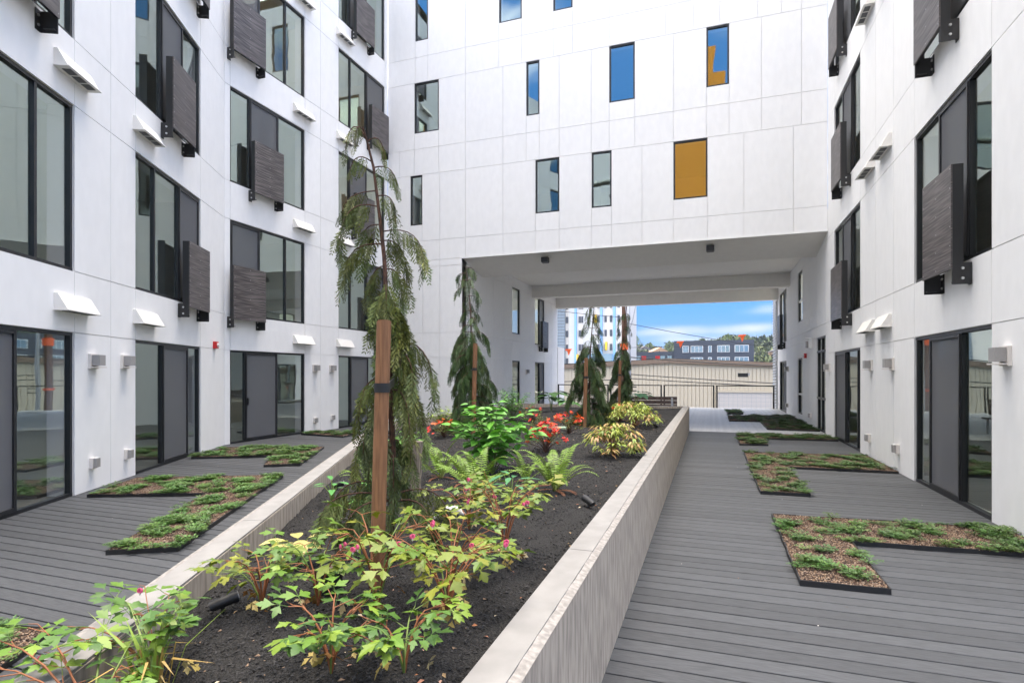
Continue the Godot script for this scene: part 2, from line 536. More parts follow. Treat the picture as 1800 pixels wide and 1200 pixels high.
func left_wing() -> void:
	var b := thing("apartment_wing", "white panelled apartment wing with a bend in its front, left of the long planter", "building")
	# angled front: w = -s, deeper into the court is larger
	var ua := Vector3(-0.457, 0, -0.889).normalized()
	var na := Vector3(0.889, 0, -0.457).normalized()
	var ca := [[-8.12, -5.53], [-3.945, -1.35]]
	facade(b, BEND, ua, na, rows_for(5, ca, [-4.66], -8.9, 0.0))
	var ub := Vector3(0, 0, -1)
	var nb := Vector3(1, 0, 0)
	var ob := Vector3(WALL_LEFT, 0, 0)
	var cb := [[10.37, 12.97], [14.48, 17.045]]
	facade(b, ob, ub, nb, rows_for(5, cb, [13.63], 10.2, 17.238))
	for k in 5:
		var y0: float = SILL[k]
		var y1: float = HEAD[k]
		var kind := "patio_door" if k == 0 else "window"
		if k == 0:
			window(b, kind, BEND, ua, na, -8.12, -5.53, y0, y1, [-7.6, -6.58], "gsg")
			window(b, kind, BEND, ua, na, -3.945, -1.35, y0, y1, [-2.95, -1.9], "gsg", -1.95)
			window(b, kind, ob, ub, nb, 10.37, 12.97, y0, y1, [10.86, 11.92], "gsg", 10.92)
			window(b, kind, ob, ub, nb, 14.48, 17.045, y0, y1, [15.11, 16.08], "gsg")
		elif k % 2 == 1:
			window(b, kind, BEND, ua, na, -8.12, -5.53, y0, y1, [-7.2, -6.24], "sgg")
			window(b, kind, BEND, ua, na, -3.945, -1.35, y0, y1, [-3.24, -2.3], "ggs")
			window(b, kind, ob, ub, nb, 10.37, 12.97, y0, y1, [11.31, 12.24], "sgg")
			window(b, kind, ob, ub, nb, 14.48, 17.045, y0, y1, [15.11, 15.98], "ggs")
		else:
			window(b, kind, BEND, ua, na, -8.12, -5.53, y0, y1, [-7.2, -6.24], "gsg")
			window(b, kind, BEND, ua, na, -3.945, -1.35, y0, y1, [-3.0, -2.14], "gsg")
			window(b, kind, ob, ub, nb, 10.37, 12.97, y0, y1, [11.0, 11.96], "gsg")
			window(b, kind, ob, ub, nb, 14.48, 17.045, y0, y1, [15.05, 15.98], "gsg")
	rooms(b, BEND, ua, na, [-8.8, -4.7, -0.1], 4.2, 5)
	rooms(b, ob, ub, nb, [10.3, 13.7, 17.15], 4.2, 5)
	var storey := ["ground floor", "second storey", "third storey", "fourth storey", "fifth storey"]
	for k in range(1, 4):
		if k % 2 == 1:
			balcony_screen(BEND, ua, na, -2.42, -1.44, SILL[k], "balcony screen on angled left front, %s, second window column" % storey[k])
			balcony_screen(ob, ub, nb, 10.27, 11.27, SILL[k], "balcony screen on left wall just past the bend, %s" % storey[k])
			balcony_screen(ob, ub, nb, 15.95, 16.96, SILL[k], "balcony screen beside the left inner corner, %s" % storey[k])
		else:
			balcony_screen(BEND, ua, na, -3.1, -2.14, SILL[k], "balcony screen mid window on angled left front, %s, second column" % storey[k])
			balcony_screen(ob, ub, nb, 10.92, 11.9, SILL[k], "balcony screen mid window, left wall just past the bend, %s" % storey[k])
			balcony_screen(ob, ub, nb, 15.1, 16.1, SILL[k], "balcony screen mid window beside the left inner corner, %s" % storey[k])
	balcony_screen(BEND, ua, na, -7.2, -6.2, SILL[2], "balcony screen cut by the left edge of the photo, above the nearest left window")
	balcony_screen(ob, ub, nb, 15.1, 16.1, SILL[4], "topmost balcony screen in the column beside the left inner corner, fifth storey")
	for k in 3:
		vent_hood(BEND, ua, na, -5.6, 2.475 + 3.137 * k, "vent hood right of the nearest left window column, above the %s" % storey[k])
		vent_hood(BEND, ua, na, -3.67, 2.475 + 3.137 * k, "vent hood above the second left window column from the near end, above the %s" % storey[k])
	for k in 4:
		vent_hood(ob, ub, nb, 12.85, 2.475 + 3.137 * k, "vent hood right of the first window column past the left bend, above the %s" % storey[k])
		vent_hood(ob, ub, nb, 14.72, 2.475 + 3.137 * k, "vent hood over the window column beside the left inner corner, above the %s" % storey[k])
	wall_lamp(BEND, ua, na, -5.13, 1.83, "square wall lamp nearest the camera on the left wall, right of the first patio door")
	wall_lamp(BEND, ua, na, -4.3, 1.84, "square wall lamp on the left wall, just left of the second patio door")
	wall_lamp(ob, ub, nb, 13.38, 1.81, "small wall lamp right of the patio door past the left bend")
	wall_lamp(ob, ub, nb, 14.12, 1.81, "small wall lamp left of the last left patio door")
	outlet(BEND, ua, na, -5.15, 0.385, "outlet cover low on the left wall below the nearest left wall lamp")
	outlet(BEND, ua, na, -4.24, 0.385, "outlet cover low on the left wall, left of the second patio door")
	outlet(ob, ub, nb, 13.37, 0.335, "outlet cover low on the left wall past the bend, right of the third patio door")
	outlet(ob, ub, nb, 14.15, 0.36, "outlet cover low on the wall left of the last patio door on the left")
	alarm(BEND, ua, na, -0.62, 2.29, "red fire alarm with white strobe high on the left wall by the bend")
	# lit ceiling lamps in two rooms
	for e in [[11.6, HEAD[3] - 0.02], [15.3, HEAD[2] + 0.02], [15.1, HEAD[3] + 0.02]]:
		ceiling_lamp(Vector3(WALL_LEFT - 1.3, e[1] + 0.16, -e[0]), "lit round ceiling lamp behind left wall glass, %s" % ("the fourth storey, first column past the bend" if e[0] < 12 else "the third storey, inner corner column" if e[1] < 9 else "the fourth storey, inner corner column"))


func ceiling_lamp(at: Vector3, label: String) -> void:
	var t := thing("ceiling_lamp", label, "ceiling lamp", "lit ceiling lamps in the rooms", Transform3D(Basis(), at))
	var mb := MB.new()
	mb.tube([Vector3(0, 0, 0), Vector3(0, -0.05, 0), Vector3(0, -0.07, 0)], [0.16, 0.16, 0.12], 16)
	obj("glowing_disc", mb, M.bulb, t)
	inst("rim", box_mesh(Vector3(0.36, 0.012, 0.36)), M.trim, t, Transform3D(Basis(), Vector3(0, 0.012, 0)))
	var l := OmniLight3D.new()
	l.name = "lamp_glow"
	l.position = Vector3(0, -0.12, 0)
	l.light_color = Color(1.0, 0.85, 0.6)
	l.light_energy = 0.03
	l.light_size = 0.12
	l.omni_range = 8.0
	l.omni_attenuation = 2.0
	l.shadow_enabled = true
	t.add_child(l)


func right_wing() -> void:
	var b := thing("apartment_wing", "white panelled apartment wing along the right side of the grey deck walk", "building")
	var o := Vector3(WALL_RIGHT, 0, 0)
	var u := Vector3(0, 0, 1)
	var nrm := Vector3(-1, 0, 0)
	# w = z here
	var cols := [[-16.38, -13.69], [-10.31, -7.74]]
	facade(b, o, u, nrm, rows_for(5, cols, [-12.49, -11.375, -6.2], -17.238, -5.2))
	for k in 5:
		var y0: float = SILL[k]
		var y1: float = HEAD[k]
		if k == 0:
			window(b, "patio_door", o, u, nrm, -16.38, -13.69, y0, y1, [-15.2, -14.07], "sgg")
			window(b, "patio_door", o, u, nrm, -10.31, -7.74, y0, y1, [-9.72, -8.66], "gsg", -9.66)
		else:
			window(b, "window", o, u, nrm, -16.38, -13.69, y0, y1, [-15.5, -14.6], "gsg")
			window(b, "window", o, u, nrm, -10.31, -7.74, y0, y1, [-9.36, -8.42], "gsg")
	rooms(b, o, u, nrm, [-17.1, -12.0, -5.3], 4.2, 5)
	# part under the bridge
	var rows := []
	var lowcols := [[-18.95, -17.55, 0.0, 2.72], [-22.9, -21.8, 0.23, 2.21], [-28.75, -26.25, 0.0, 2.21]]
	var upcols := [[-22.9, -21.8, 3.5, 5.285], [-28.75, -26.25, 3.04, 5.285]]
	var br := merged([[-29.6, -17.238], [-28.75, -26.25, -24.6, -22.9, -21.8, -20.4, -18.95, -17.55]])
	rows.append([0.0, 2.72, br, lowcols])
	rows.append([2.72, 3.04, br, []])
	rows.append([3.04, 5.285, br, upcols])
	rows.append([5.285, 6.1, br, []])
	facade(b, o, u, nrm, rows)
	window(b, "entrance_door", o, u, nrm, -18.95, -17.55, 0.0, 2.72, [-18.3], "gg")
	window(b, "window", o, u, nrm, -22.9, -21.8, 0.23, 2.21, [], "g")
	window(b, "window", o, u, nrm, -22.9, -21.8, 3.5, 5.285, [], "g")
	window(b, "patio_door", o, u, nrm, -28.75, -26.25, 0.0, 2.21, [-27.5], "gs")
	window(b, "window", o, u, nrm, -28.75, -26.25, 3.04, 5.285, [-27.5], "gs")
	var bars := MB.new()
	for e in [[-18.25, 1.4, 2.3], [-18.25, 1.4, 0.95]]:
		bars.bx(Vector3(WALL_RIGHT + 0.02, e[2], e[0]), Vector3(0.05, 0.06, e[1] - 0.1))
	obj("door_rail", bars, M.frame, b)
	var rail := MB.new()
	for y in [0.93, 4.25]:
		rail.bx(Vector3(WALL_RIGHT + 0.05, y, -22.35), Vector3(0.06, 0.06, 1.02))
	obj("window_rail", rail, M.trim, b)
	var side := MB.new()
	side.bx(Vector3(WALL_RIGHT + 2.3, 3.0, -29.5), Vector3(4.4, 6.2, 0.16))
	side.bx(Vector3(WALL_RIGHT + 4.5, 3.0, -23.4), Vector3(0.2, 6.2, 12.3))
	side.bx(Vector3(WALL_RIGHT + 2.3, 2.9, -23.4), Vector3(4.2, 0.25, 12.1))
	side.bx(Vector3(WALL_RIGHT + 2.3, -0.1, -23.4), Vector3(4.2, 0.18, 12.1))
	obj("interior_wall", side, M.room, b)
	balcony_screen(o, u, nrm, -27.6, -26.6, SILL[1], "balcony screen under the bridge at the far end of the right wall")
	var storey := ["ground floor", "second storey", "third storey", "fourth storey"]
	balcony_screen(o, u, nrm, -9.2, -8.22, SILL[1], "large balcony screen on the nearest right wall window, second storey, bolts showing")
	balcony_screen(o, u, nrm, -9.57, -8.6, SILL[2], "balcony screen cut by photo top, nearest right wall window column")
	balcony_screen(o, u, nrm, -15.6, -14.4, SILL[1], "balcony screen on the second right wall window column, second storey")
	balcony_screen(o, u, nrm, -15.55, -14.5, SILL[2], "balcony screen on the second right wall window column, third storey")
	balcony_screen(o, u, nrm, -15.9, -14.9, SILL[3], "balcony screen on second right wall window column, cut by photo top")
	for k in 3:
		vent_hood(o, u, nrm, -11.82, 2.475 + 3.137 * k, "nearer vent hood of the pair between the right wall windows, above the %s" % storey[k])
		vent_hood(o, u, nrm, -12.9, 2.475 + 3.137 * k, "farther vent hood of the pair between the right wall windows, above the %s" % storey[k])
	wall_lamp(o, u, nrm, -7.38, 1.84, "large square wall lamp at the right edge, beside the nearest patio door")
	wall_lamp(o, u, nrm, -11.4, 1.82, "nearer wall lamp between the two right hand patio doors")
	wall_lamp(o, u, nrm, -12.78, 1.82, "farther wall lamp between the two right hand patio doors")
	wall_lamp(o, u, nrm, -16.97, 1.82, "wall lamp between second right patio door and entrance door")
	wall_lamp(o, u, nrm, -25.66, 1.86, "small dark wall lamp under the bridge near the far right doorway")
	outlet(o, u, nrm, -11.07, 0.4, "outlet cover low on the right wall left of the nearest patio door")
	outlet(o, u, nrm, -12.88, 0.39, "outlet cover low on the right wall beside the second patio door")
	outlet(o, u, nrm, -19.9, 0.35, "outlet cover low on the wall just beyond the dark entrance door")
	outlet(o, u, nrm, -25.66, 0.37, "small dark outlet under the bridge near the far right doorway")
	alarm(o, u, nrm, -20.9, 2.25, "red fire alarm on the right wall under the bridge")
	var t := thing("emergency_light", "white emergency light above the dark entrance door on the right wall", "emergency light", "", Transform3D(Basis(u, UP, nrm), o + u * -19.9 + UP * 2.6))
	inst("housing", box_mesh(Vector3(0.28, 0.3, 0.1)), M.trim, t, Transform3D(Basis(), Vector3(0, 0, 0.05)))
	inst("lens", box_mesh(Vector3(0.2, 0.2, 0.06)), M.outlet, t, Transform3D(Basis(), Vector3(0.0, -0.03, 0.13)))
	inst("hood", box_mesh(Vector3(0.3, 0.03, 0.2)), M.trim, t, Transform3D(Basis(), Vector3(0.0, 0.16, 0.1)))
	# corrugated end of the wing
	var co := MB.new()
	for k in 46:
		var y := k * 0.14
		co.prism([Vector2(0, 0), Vector2(0.05, 0.04), Vector2(0.05, 0.09), Vector2(0, 0.13)], Vector3(WALL_RIGHT - 0.05, y - 0.2, -29.6), Vector3.LEFT, UP, Vector3.FORWARD, 1.4)
	co.bx(Vector3(WALL_RIGHT + 1.6, 3.0, -30.3), Vector3(3.3, 6.4, 1.38))
	obj("corrugated_cladding", co, M.corrugated, b)
	# furniture that shows through the nearest door
	var ch := thing("armchair", "dark brown armchair behind the glass of the nearest right patio door", "armchair", "", Transform3D(Basis(UP, 0.7), Vector3(4.6, 0, -8.6)))
	inst("seat", box_mesh(Vector3(0.75, 0.3, 0.75)), M.fabric, ch, Transform3D(Basis(), Vector3(0, 0.32, 0)))
	inst("backrest", box_mesh(Vector3(0.75, 0.6, 0.18)), M.fabric, ch, Transform3D(Basis(Vector3.RIGHT, -0.2), Vector3(0, 0.68, -0.36)))
	for s in [-1, 1]:
		inst("armrest", box_mesh(Vector3(0.12, 0.28, 0.7)), M.fabric, ch, Transform3D(Basis(), Vector3(s * 0.42, 0.52, 0)))
	for s in [[-1, -1], [1, -1], [-1, 1], [1, 1]]:
		inst("leg", box_mesh(Vector3(0.04, 0.18, 0.04)), M.black, ch, Transform3D(Basis(), Vector3(s[0] * 0.33, 0.09, s[1] * 0.33)))
	var bi := thing("storage_bin", "grey blue storage bin behind the glass of the nearest right patio door", "bin", "", Transform3D(Basis(UP, 0.3), Vector3(4.1, 0, -7.5)))
	var bm := MB.new()
	bm.tube([Vector3(0, 0, 0), Vector3(0, 0.75, 0)], [0.3, 0.38], 4)
	obj("body", bm, M.bin, bi)
	inst("rim", box_mesh(Vector3(0.58, 0.05, 0.58)), M.bin, bi, Transform3D(Basis(UP, PI / 4), Vector3(0, 0.76, 0)))


func bridge_wing() -> void:
	var b := thing("bridge_wing", "white panelled bridge wing spanning the court above the open passage", "building")
	var o := Vector3(0, 0, BRIDGE_Z)
	var u := Vector3(1, 0, 0)
	var nrm := Vector3(0, 0, 1)
	var w2 := [[-9.79, -9.33], [-5.295, -4.514], [-3.49, -2.88], [-1.069, -0.125]]
	var w3 := [[-9.635, -8.704], [-5.6, -5.164], [-2.949, -2.184], [-0.156, 0.455]]
	var w4 := [[-9.6, -9.112], [-6.53, -5.752], [-4.71, -4.09], [-1.3, -0.5], [1.2, 1.8]]
	var ends := [WALL_LEFT, WALL_RIGHT]
	var rows := []
	var under := [WALL_LEFT, -10.21, -9.307, -8.66, -7.85]
	for e in [[0.0, 2.21], [2.21, 3.04], [3.04, 5.285]]:
		rows.append([e[0], e[1], under, []])
	rows.append([5.285, 5.51, under, []])
	var flat := func(l: Array) -> Array:
		var r := []
		for e in l:
			r.append_array(e)
		return r
	var f2: Array = flat.call(w2)
	var f3: Array = flat.call(w3)
	var f4: Array = flat.call(w4)
	var holes := func(l: Array, y0: float, y1: float) -> Array:
		var r := []
		for e in l:
			r.append([e[0], e[1], y0, y1])
		return r
	rows.append([5.51, 6.177, merged([ends, [-10.21, -9.3, -8.66, -7.72, -6.39, -5.3, -4.514, -3.5, -2.88, -1.97, -1.07, -0.125, 0.843, 2.1]]), []])
	rows.append([6.177, 8.44, merged([ends, f2, [-8.66, -7.72, -6.39, -1.97, 0.843, 2.1]]), holes.call(w2, 6.74, 8.44)])
	rows.append([8.44, 9.33, merged([ends, f3, [-10.2, -7.72, -6.39, -4.514, -3.5, -1.07, 1.3, 2.3]]), []])
	rows.append([9.33, 11.6, merged([ends, f3, [-7.72, -6.39, -4.514, -3.5, -1.07, 1.3, 2.3]]), holes.call(w3, 9.88, 11.6)])
	rows.append([11.6, 12.47, merged([ends, f4, [-7.72, -2.95, 0.2, 2.3]]), []])
	rows.append([12.47, 14.74, merged([ends, f4, [-7.72, -2.95, 0.2, 2.3]]), holes.call(w4, 13.03, 14.74)])
	rows.append([14.74, ROOF, merged([ends, f4, [-7.72, -2.95, 0.2, 2.3]]), []])
	facade(b, o, u, nrm, rows)
	for e in w2:
		window(b, "window", o, u, nrm, e[0], e[1], 6.74, 8.44, [], "g")
	for e in w3:
		window(b, "window", o, u, nrm, e[0], e[1], 9.88, 11.6, [], "g")
	for e in w4:
		window(b, "window", o, u, nrm, e[0], e[1], 13.03, 14.74, [], "g")
	rooms(b, o, u, nrm, [-10.6, -7.6, -4.0, -1.6, 0.9, 2.85], 4.0, 5, 2)
	# underside with its beams
	var so := MB.new()
	var x0 := -7.85
	var x1 := WALL_RIGHT
	var wdt := x1 - x0
	var cx := (x0 + x1) / 2
	# sloped front soffit: profile in (z, y), extruded across
	so.prism([Vector2(0, 0), Vector2(-1.72, -0.35), Vector2(-1.72, 0.3), Vector2(0, 0.3)].duplicate(), Vector3(x0, 5.512, BRIDGE_Z - 0.021), Vector3.BACK, UP, Vector3.RIGHT, wdt)
	so.bx(Vector3(cx, 5.425, -19.04), Vector3(wdt, 0.53, 0.16))
	so.bx(Vector3(cx, 5.43, -25.3), Vector3(wdt, 0.52, 0.5))
	so.bx(Vector3(cx, 5.43, -29.45), Vector3(wdt, 0.58, 0.3))
	so.bx(Vector3(cx, 5.79, -24.25), Vector3(wdt, 0.2, 10.3))
	obj("soffit", so, M.soffit, b)
	var tr := MB.new()
	tr.bx(Vector3(cx, 5.5, BRIDGE_Z + 0.003), Vector3(wdt, 0.03, 0.03))
	obj("edge_trim", tr, M.trim, b)
	# roof, sides and far face of the bridge
	var rest := MB.new()
	rest.bx(Vector3(-3.87, 10.8, -29.5), Vector3(13.6, 10.2, 0.2))
	rest.bx(Vector3(-3.87, ROOF - 0.1, -23.4), Vector3(13.6, 0.2, 12.0))
	obj("outer_wall", rest, M.wall, b)
	# left wall of the passage
	var op := Vector3(-7.85, 0, 0)
	var up := Vector3(0, 0, -1)
	var np := Vector3(1, 0, 0)
	var br := merged([[17.26, 29.6], [18.6, 20.1, 21.3, 22.9, 24.0, 26.3, 27.6, 28.7]])
	var low := [[22.3, 23.3, 0.15, 2.21], [25.5, 27.1, 0.0, 2.21]]
	var br2 := merged([[17.26, 29.6], [18.6, 20.1, 21.3, 22.3, 23.3, 25.5, 27.1, 28.4]])
	facade(b, op, up, np, [[0.0, 2.21, br2, low], [2.21, 3.04, br2, []], [3.04, 5.285, br2, [[22.3, 23.3, 3.35, 5.285], [25.5, 27.1, 3.04, 5.285]]], [5.285, 5.7, br, []]])
	window(b, "window", op, up, np, 22.3, 23.3, 0.15, 2.21, [], "g")
	window(b, "window", op, up, np, 22.3, 23.3, 3.35, 5.285, [], "g")
	window(b, "patio_door", op, up, np, 25.5, 27.1, 0.0, 2.21, [26.3], "gs")
	window(b, "window", op, up, np, 25.5, 27.1, 3.04, 5.285, [26.3], "gs")
	var pr := MB.new()
	pr.bx(Vector3(-10.2, 2.9, -29.5), Vector3(4.6, 6.0, 0.2))
	pr.bx(Vector3(-10.9, 2.9, -23.4), Vector3(0.2, 6.0, 12.0))
	pr.bx(Vector3(-9.45, 2.75, -23.4), Vector3(2.75, 0.25, 12.0))
	obj("interior_wall", pr, M.room, b)
	var lw := MB.new()
	lw.bx(Vector3(-7.95, 1.55, -30.3), Vector3(0.25, 3.1, 1.4))
	obj("low_wall", lw, M.wall, b)
	balcony_screen(op, up, np, 26.1, 27.05, SILL[1], "balcony screen on the left wall of the passage under the bridge")
	wall_lamp(op, up, np, 24.2, 1.75, "small wall lamp on the left passage wall, between window and door")
	for x in [-5.07, -0.05]:
		var t := thing("soffit_light", "small dark downlight under the bridge edge, %s of the two" % ("left" if x < -2 else "right"), "downlight", "downlights under the bridge edge", Transform3D(Basis(), Vector3(x, 5.32, BRIDGE_Z - 0.35)))
		inst("housing", box_mesh(Vector3(0.22, 0.16, 0.2)), M.black, t)
		inst("rim", box_mesh(Vector3(0.19, 0.02, 0.17)), M.dark, t, Transform3D(Basis(), Vector3(0, -0.09, 0)))


func rear_wing() -> void:
	# the end of the court behind the camera; the bridge windows mirror it
	var b := thing("rear_wing", "white and orange end wing of the court, mirrored in the bridge windows", "building")
	var o := Vector3(0, 0, 7.0)
	var u := Vector3(-1, 0, 0)
	var nrm := Vector3(0, 0, -1)
	var cols := [[-1.6, 1.0], [4.4, 7.0]]
	var rows := rows_for(5, cols, [2.7], -2.9, 11.0)
	facade(b, o, u, nrm, rows)
	for k in 5:
		for c in cols:
			window(b, "patio_door" if k == 0 else "window", o, u, nrm, c[0], c[1], SILL[k], HEAD[k], [c[0] + 0.9, c[0] + 1.7], "gsg")
	rooms(b, o, u, nrm, [-2.8, 2.7, 10.9], 4.2, 5)
	var bay := MB.new()
	bay.bx(Vector3(-1.32, 18.5, 8.6), Vector3(2.95, 11.6, 3.5))
	bay.bx(Vector3(0.5, 17.55, 8.605), Vector3(0.68, 9.7, 3.49))
	obj("orange_bay", bay, M.ochre, b)
	var pl := MB.new()
	pl.bx(Vector3(-4.0, 18.2, 9.2), Vector3(14.0, 4.6, 4.3))
	obj("parapet", pl, M.wall, b)


# ---------------------------------------------------------------- ground, deck, beds, planter
func left_edge(z: float) -> float:
	return -2.08 + 0.4838 * (z + 1.21) if z > -9.3 else -5.994


func right_edge(z: float) -> float:
	return -0.545 + 0.0045 * z


func facade_x(z: float) -> float:
	return WALL_LEFT if z < -10.2 else WALL_LEFT + (z + 10.2) * 0.457 / 0.889


func deck() -> void:
	var d := structure(thing("deck", "grey plank deck with narrow gaps on both sides of the planter", "deck"))
	d.remove_meta("category")
	var pitch := 0.15
	var sub := MB.new()
	sub.bx(Vector3(-3.9, -0.16, -6.0), Vector3(14.2, 0.2, 22.6))
	obj("deck_base", sub, M.deck_under, d)
	var k := 0
	var z := BRIDGE_Z + 0.08
	while z < 4.0:
		k += 1
		var variants: Material = M["deck_%d" % rng.randi_range(0, 3)]
		var xa := right_edge(z) - 0.08
		plank(d, xa, WALL_RIGHT + 0.1, z, variants)
		var xl := facade_x(z) - 0.1
		if z > -17.2:
			plank(d, xl, left_edge(z) + 0.1, z, M["deck_%d" % rng.randi_range(0, 3)])
		z += pitch


func plank(d: Node3D, x0: float, x1: float, z: float, m: Material) -> void:
	if not shared.has("plank"):
		var mb := MB.new()
		var w := 0.068
		var prof := [Vector2(-w, -0.03), Vector2(w, -0.03), Vector2(w, -0.003), Vector2(w - 0.003, 0.0), Vector2(-w + 0.003, 0.0), Vector2(-w, -0.003)]
		mb.prism(prof, Vector3(0, 0, 0), Vector3.FORWARD, UP, Vector3.RIGHT, 1.0)
		shared.plank = mb.mesh()
	inst("deck_board", shared.plank, m, d, Transform3D(Basis(Vector3(x1 - x0, 0, 0), UP, Vector3.BACK), Vector3(x0, rng.randf_range(-0.001, 0.001), z)))


func passage_floor() -> void:
	var d := structure(thing("passage_pavement", "pale paved floor of the passage under the bridge", "pavement"))
	d.remove_meta("category")
	var z := BRIDGE_Z - 0.17
	while z > -29.7:
		inst("paving_slab", box_mesh(Vector3(10.9, 0.05, 0.292)), M.paver, d, Transform3D(Basis(), Vector3(-2.45, -0.025 + rng.randf_range(-0.001, 0.001), z)))
		z -= 0.3
	inst("pavement_base", box_mesh(Vector3(14.2, 1.4, 12.5)), M.wall, d, Transform3D(Basis(), Vector3(-3.9, -0.76, -23.5)))


func planting_bed(poly: Array, label: String, density: float, cover: int, green: Color) -> void:
	var t := thing("planting_bed", label, "planting bed", "black edged gravel beds let into the deck")
	var pts := PackedVector2Array()
	for p in poly:
		pts.append(p)
	var mb := MB.new()
	var idx := Geometry2D.triangulate_polygon(pts)
	for i in range(0, idx.size(), 3):
		var a := Vector3(pts[idx[i]].x, 0.032, pts[idx[i]].y)
		var c := Vector3(pts[idx[i + 1]].x, 0.032, pts[idx[i + 1]].y)
		var e := Vector3(pts[idx[i + 2]].x, 0.032, pts[idx[i + 2]].y)
		if (c - a).cross(e - a).y > 0:
			mb.tri(a, c, e)
		else:
			mb.tri(a, e, c)
	obj("bed_soil", mb, M.bed_soil, t)
	var lo := pts[0]
	var hi := pts[0]
	for i in pts.size():
		var a := pts[i]
		var e := pts[(i + 1) % pts.size()]
		lo = lo.min(a)
		hi = hi.max(a)
		var dir := (e - a).normalized()
		var ed := MB.new()
		# edging strip, a little wavy
		var steps := maxi(1, int((e - a).length() / 0.25))
		var prev := a
		for k in range(1, steps + 1):
			var q := a.lerp(e, float(k) / steps)
			if k < steps:
				q += Vector2(-dir.y, dir.x) * rng.randf_range(-0.008, 0.008)
			var mid := (prev + q) / 2
			var l := (q - prev).length() + 0.008
			var ang := atan2(-(q - prev).y, (q - prev).x)
			ed.box(Transform3D(Basis(UP, ang), Vector3(mid.x, 0.021 + rng.randf_range(-0.003, 0.003), mid.y)), Vector3(l, 0.046, 0.01))
			prev = q
		obj("edging", ed, M.black, t)
	# gravel
	if not shared.has("pebble"):
		var pb := MB.new()
		var q := [Vector3(1, 0.1, 0.2), Vector3(-0.9, 0.1, 0.1), Vector3(0.1, 0.6, 0), Vector3(0, -0.6, 0.1), Vector3(0.2, 0.1, 0.85), Vector3(-0.1, 0, -0.8)]
		for f in [[2, 4, 0], [2, 0, 5], [2, 5, 1], [2, 1, 4], [3, 0, 4], [3, 5, 0], [3, 1, 5], [3, 4, 1]]:
			pb.tri(q[f[0]], q[f[1]], q[f[2]])
		shared.pebble = pb.mesh()
	var area := 0.0
	for i in range(0, idx.size(), 3):
		area += absf((pts[idx[i + 1]] - pts[idx[i]]).cross(pts[idx[i + 2]] - pts[idx[i]])) / 2
	var places := []
	var colors := []
	var tones := [Color(0.28, 0.17, 0.1), Color(0.4, 0.27, 0.17), Color(0.12, 0.07, 0.05), Color(0.2, 0.11, 0.07), Color(0.5, 0.38, 0.28), Color(0.07, 0.045, 0.035)]
	var want := int(area * density)
	var tries := 0
	while places.size() < want and tries < want * 5:
		tries += 1
		var p := Vector2(rng.randf_range(lo.x, hi.x), rng.randf_range(lo.y, hi.y))
		if Geometry2D.is_point_in_polygon(p, pts):
			var s := rng.randf_range(0.005, 0.011)
			places.append(Transform3D(Basis.from_euler(Vector3(rng.randf() * 0.6, rng.randf() * TAU, rng.randf() * 0.6)).scaled(Vector3(s, s, s)), Vector3(p.x, 0.034 + rng.randf() * 0.006, p.y)))
			colors.append(tones[rng.randi_range(0, 5)] * rng.randf_range(0.4, 0.75))
	multi("gravel", shared.pebble, M.chips, places, colors, t)
	# creeping ground cover in clumps
	if not shared.has("sprig"):
		for kind in 2:
			var sp := MB.new()
			for s in 5:
				var ang := s * 1.257 + rng.randf() * 0.5
				var dir := Vector3(cos(ang), 0, sin(ang))
				var len := rng.randf_range(0.06, 0.11)
				for j in 5:
					var at: Vector3 = dir * len * (j + 0.6) / 5.0 + UP * (0.012 + 0.03 * sin(float(j) / 4.0 * 2.2))
					for sd: float in [-1.0, 1.0]:
						var out := (dir.rotated(UP, sd * 0.95) + UP * rng.randf_range(0.1, 0.7)).normalized()
						var ln := rng.randf_range(0.017, 0.03)
						var wd := out.cross(UP).normalized() * ln * 0.32
						sp.col = Color(1, 1, 1) * rng.randf_range(0.45, 1.5)
						var tip := at + out * ln * 1.5
						var md := at + out * ln * 0.7 + UP * 0.003
						sp.tri(at, md + wd, tip); sp.tri(at, tip, md - wd)
			shared["sprig" if kind == 0 else "sprig_b"] = sp.mesh()
	var nz := FastNoiseLite.new()
	nz.seed = 77
	nz.frequency = 2.2
	for kind in 2:
		places = []
		colors = []
		tries = 0
		while places.size() < int(cover * 0.5) and tries < cover * 12:
			tries += 1
			var p := Vector2(rng.randf_range(lo.x, hi.x), rng.randf_range(lo.y, hi.y))
			if Geometry2D.is_point_in_polygon(p, pts) and nz.get_noise_2d(p.x, p.y) > rng.randf_range(0.0, 0.42):
				var s := rng.randf_range(0.55, 1.15)
				places.append(Transform3D(Basis(UP, rng.randf() * TAU).rotated(Vector3.RIGHT, rng.randf_range(-0.2, 0.2)).scaled(Vector3(s, s * rng.randf_range(0.45, 1.0), s)), Vector3(p.x, 0.03 + rng.randf() * 0.012, p.y)))
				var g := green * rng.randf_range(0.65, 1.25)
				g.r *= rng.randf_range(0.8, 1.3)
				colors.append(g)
		multi("ground_cover", shared["sprig" if kind == 0 else "sprig_b"], M.leaf, places, colors, t)


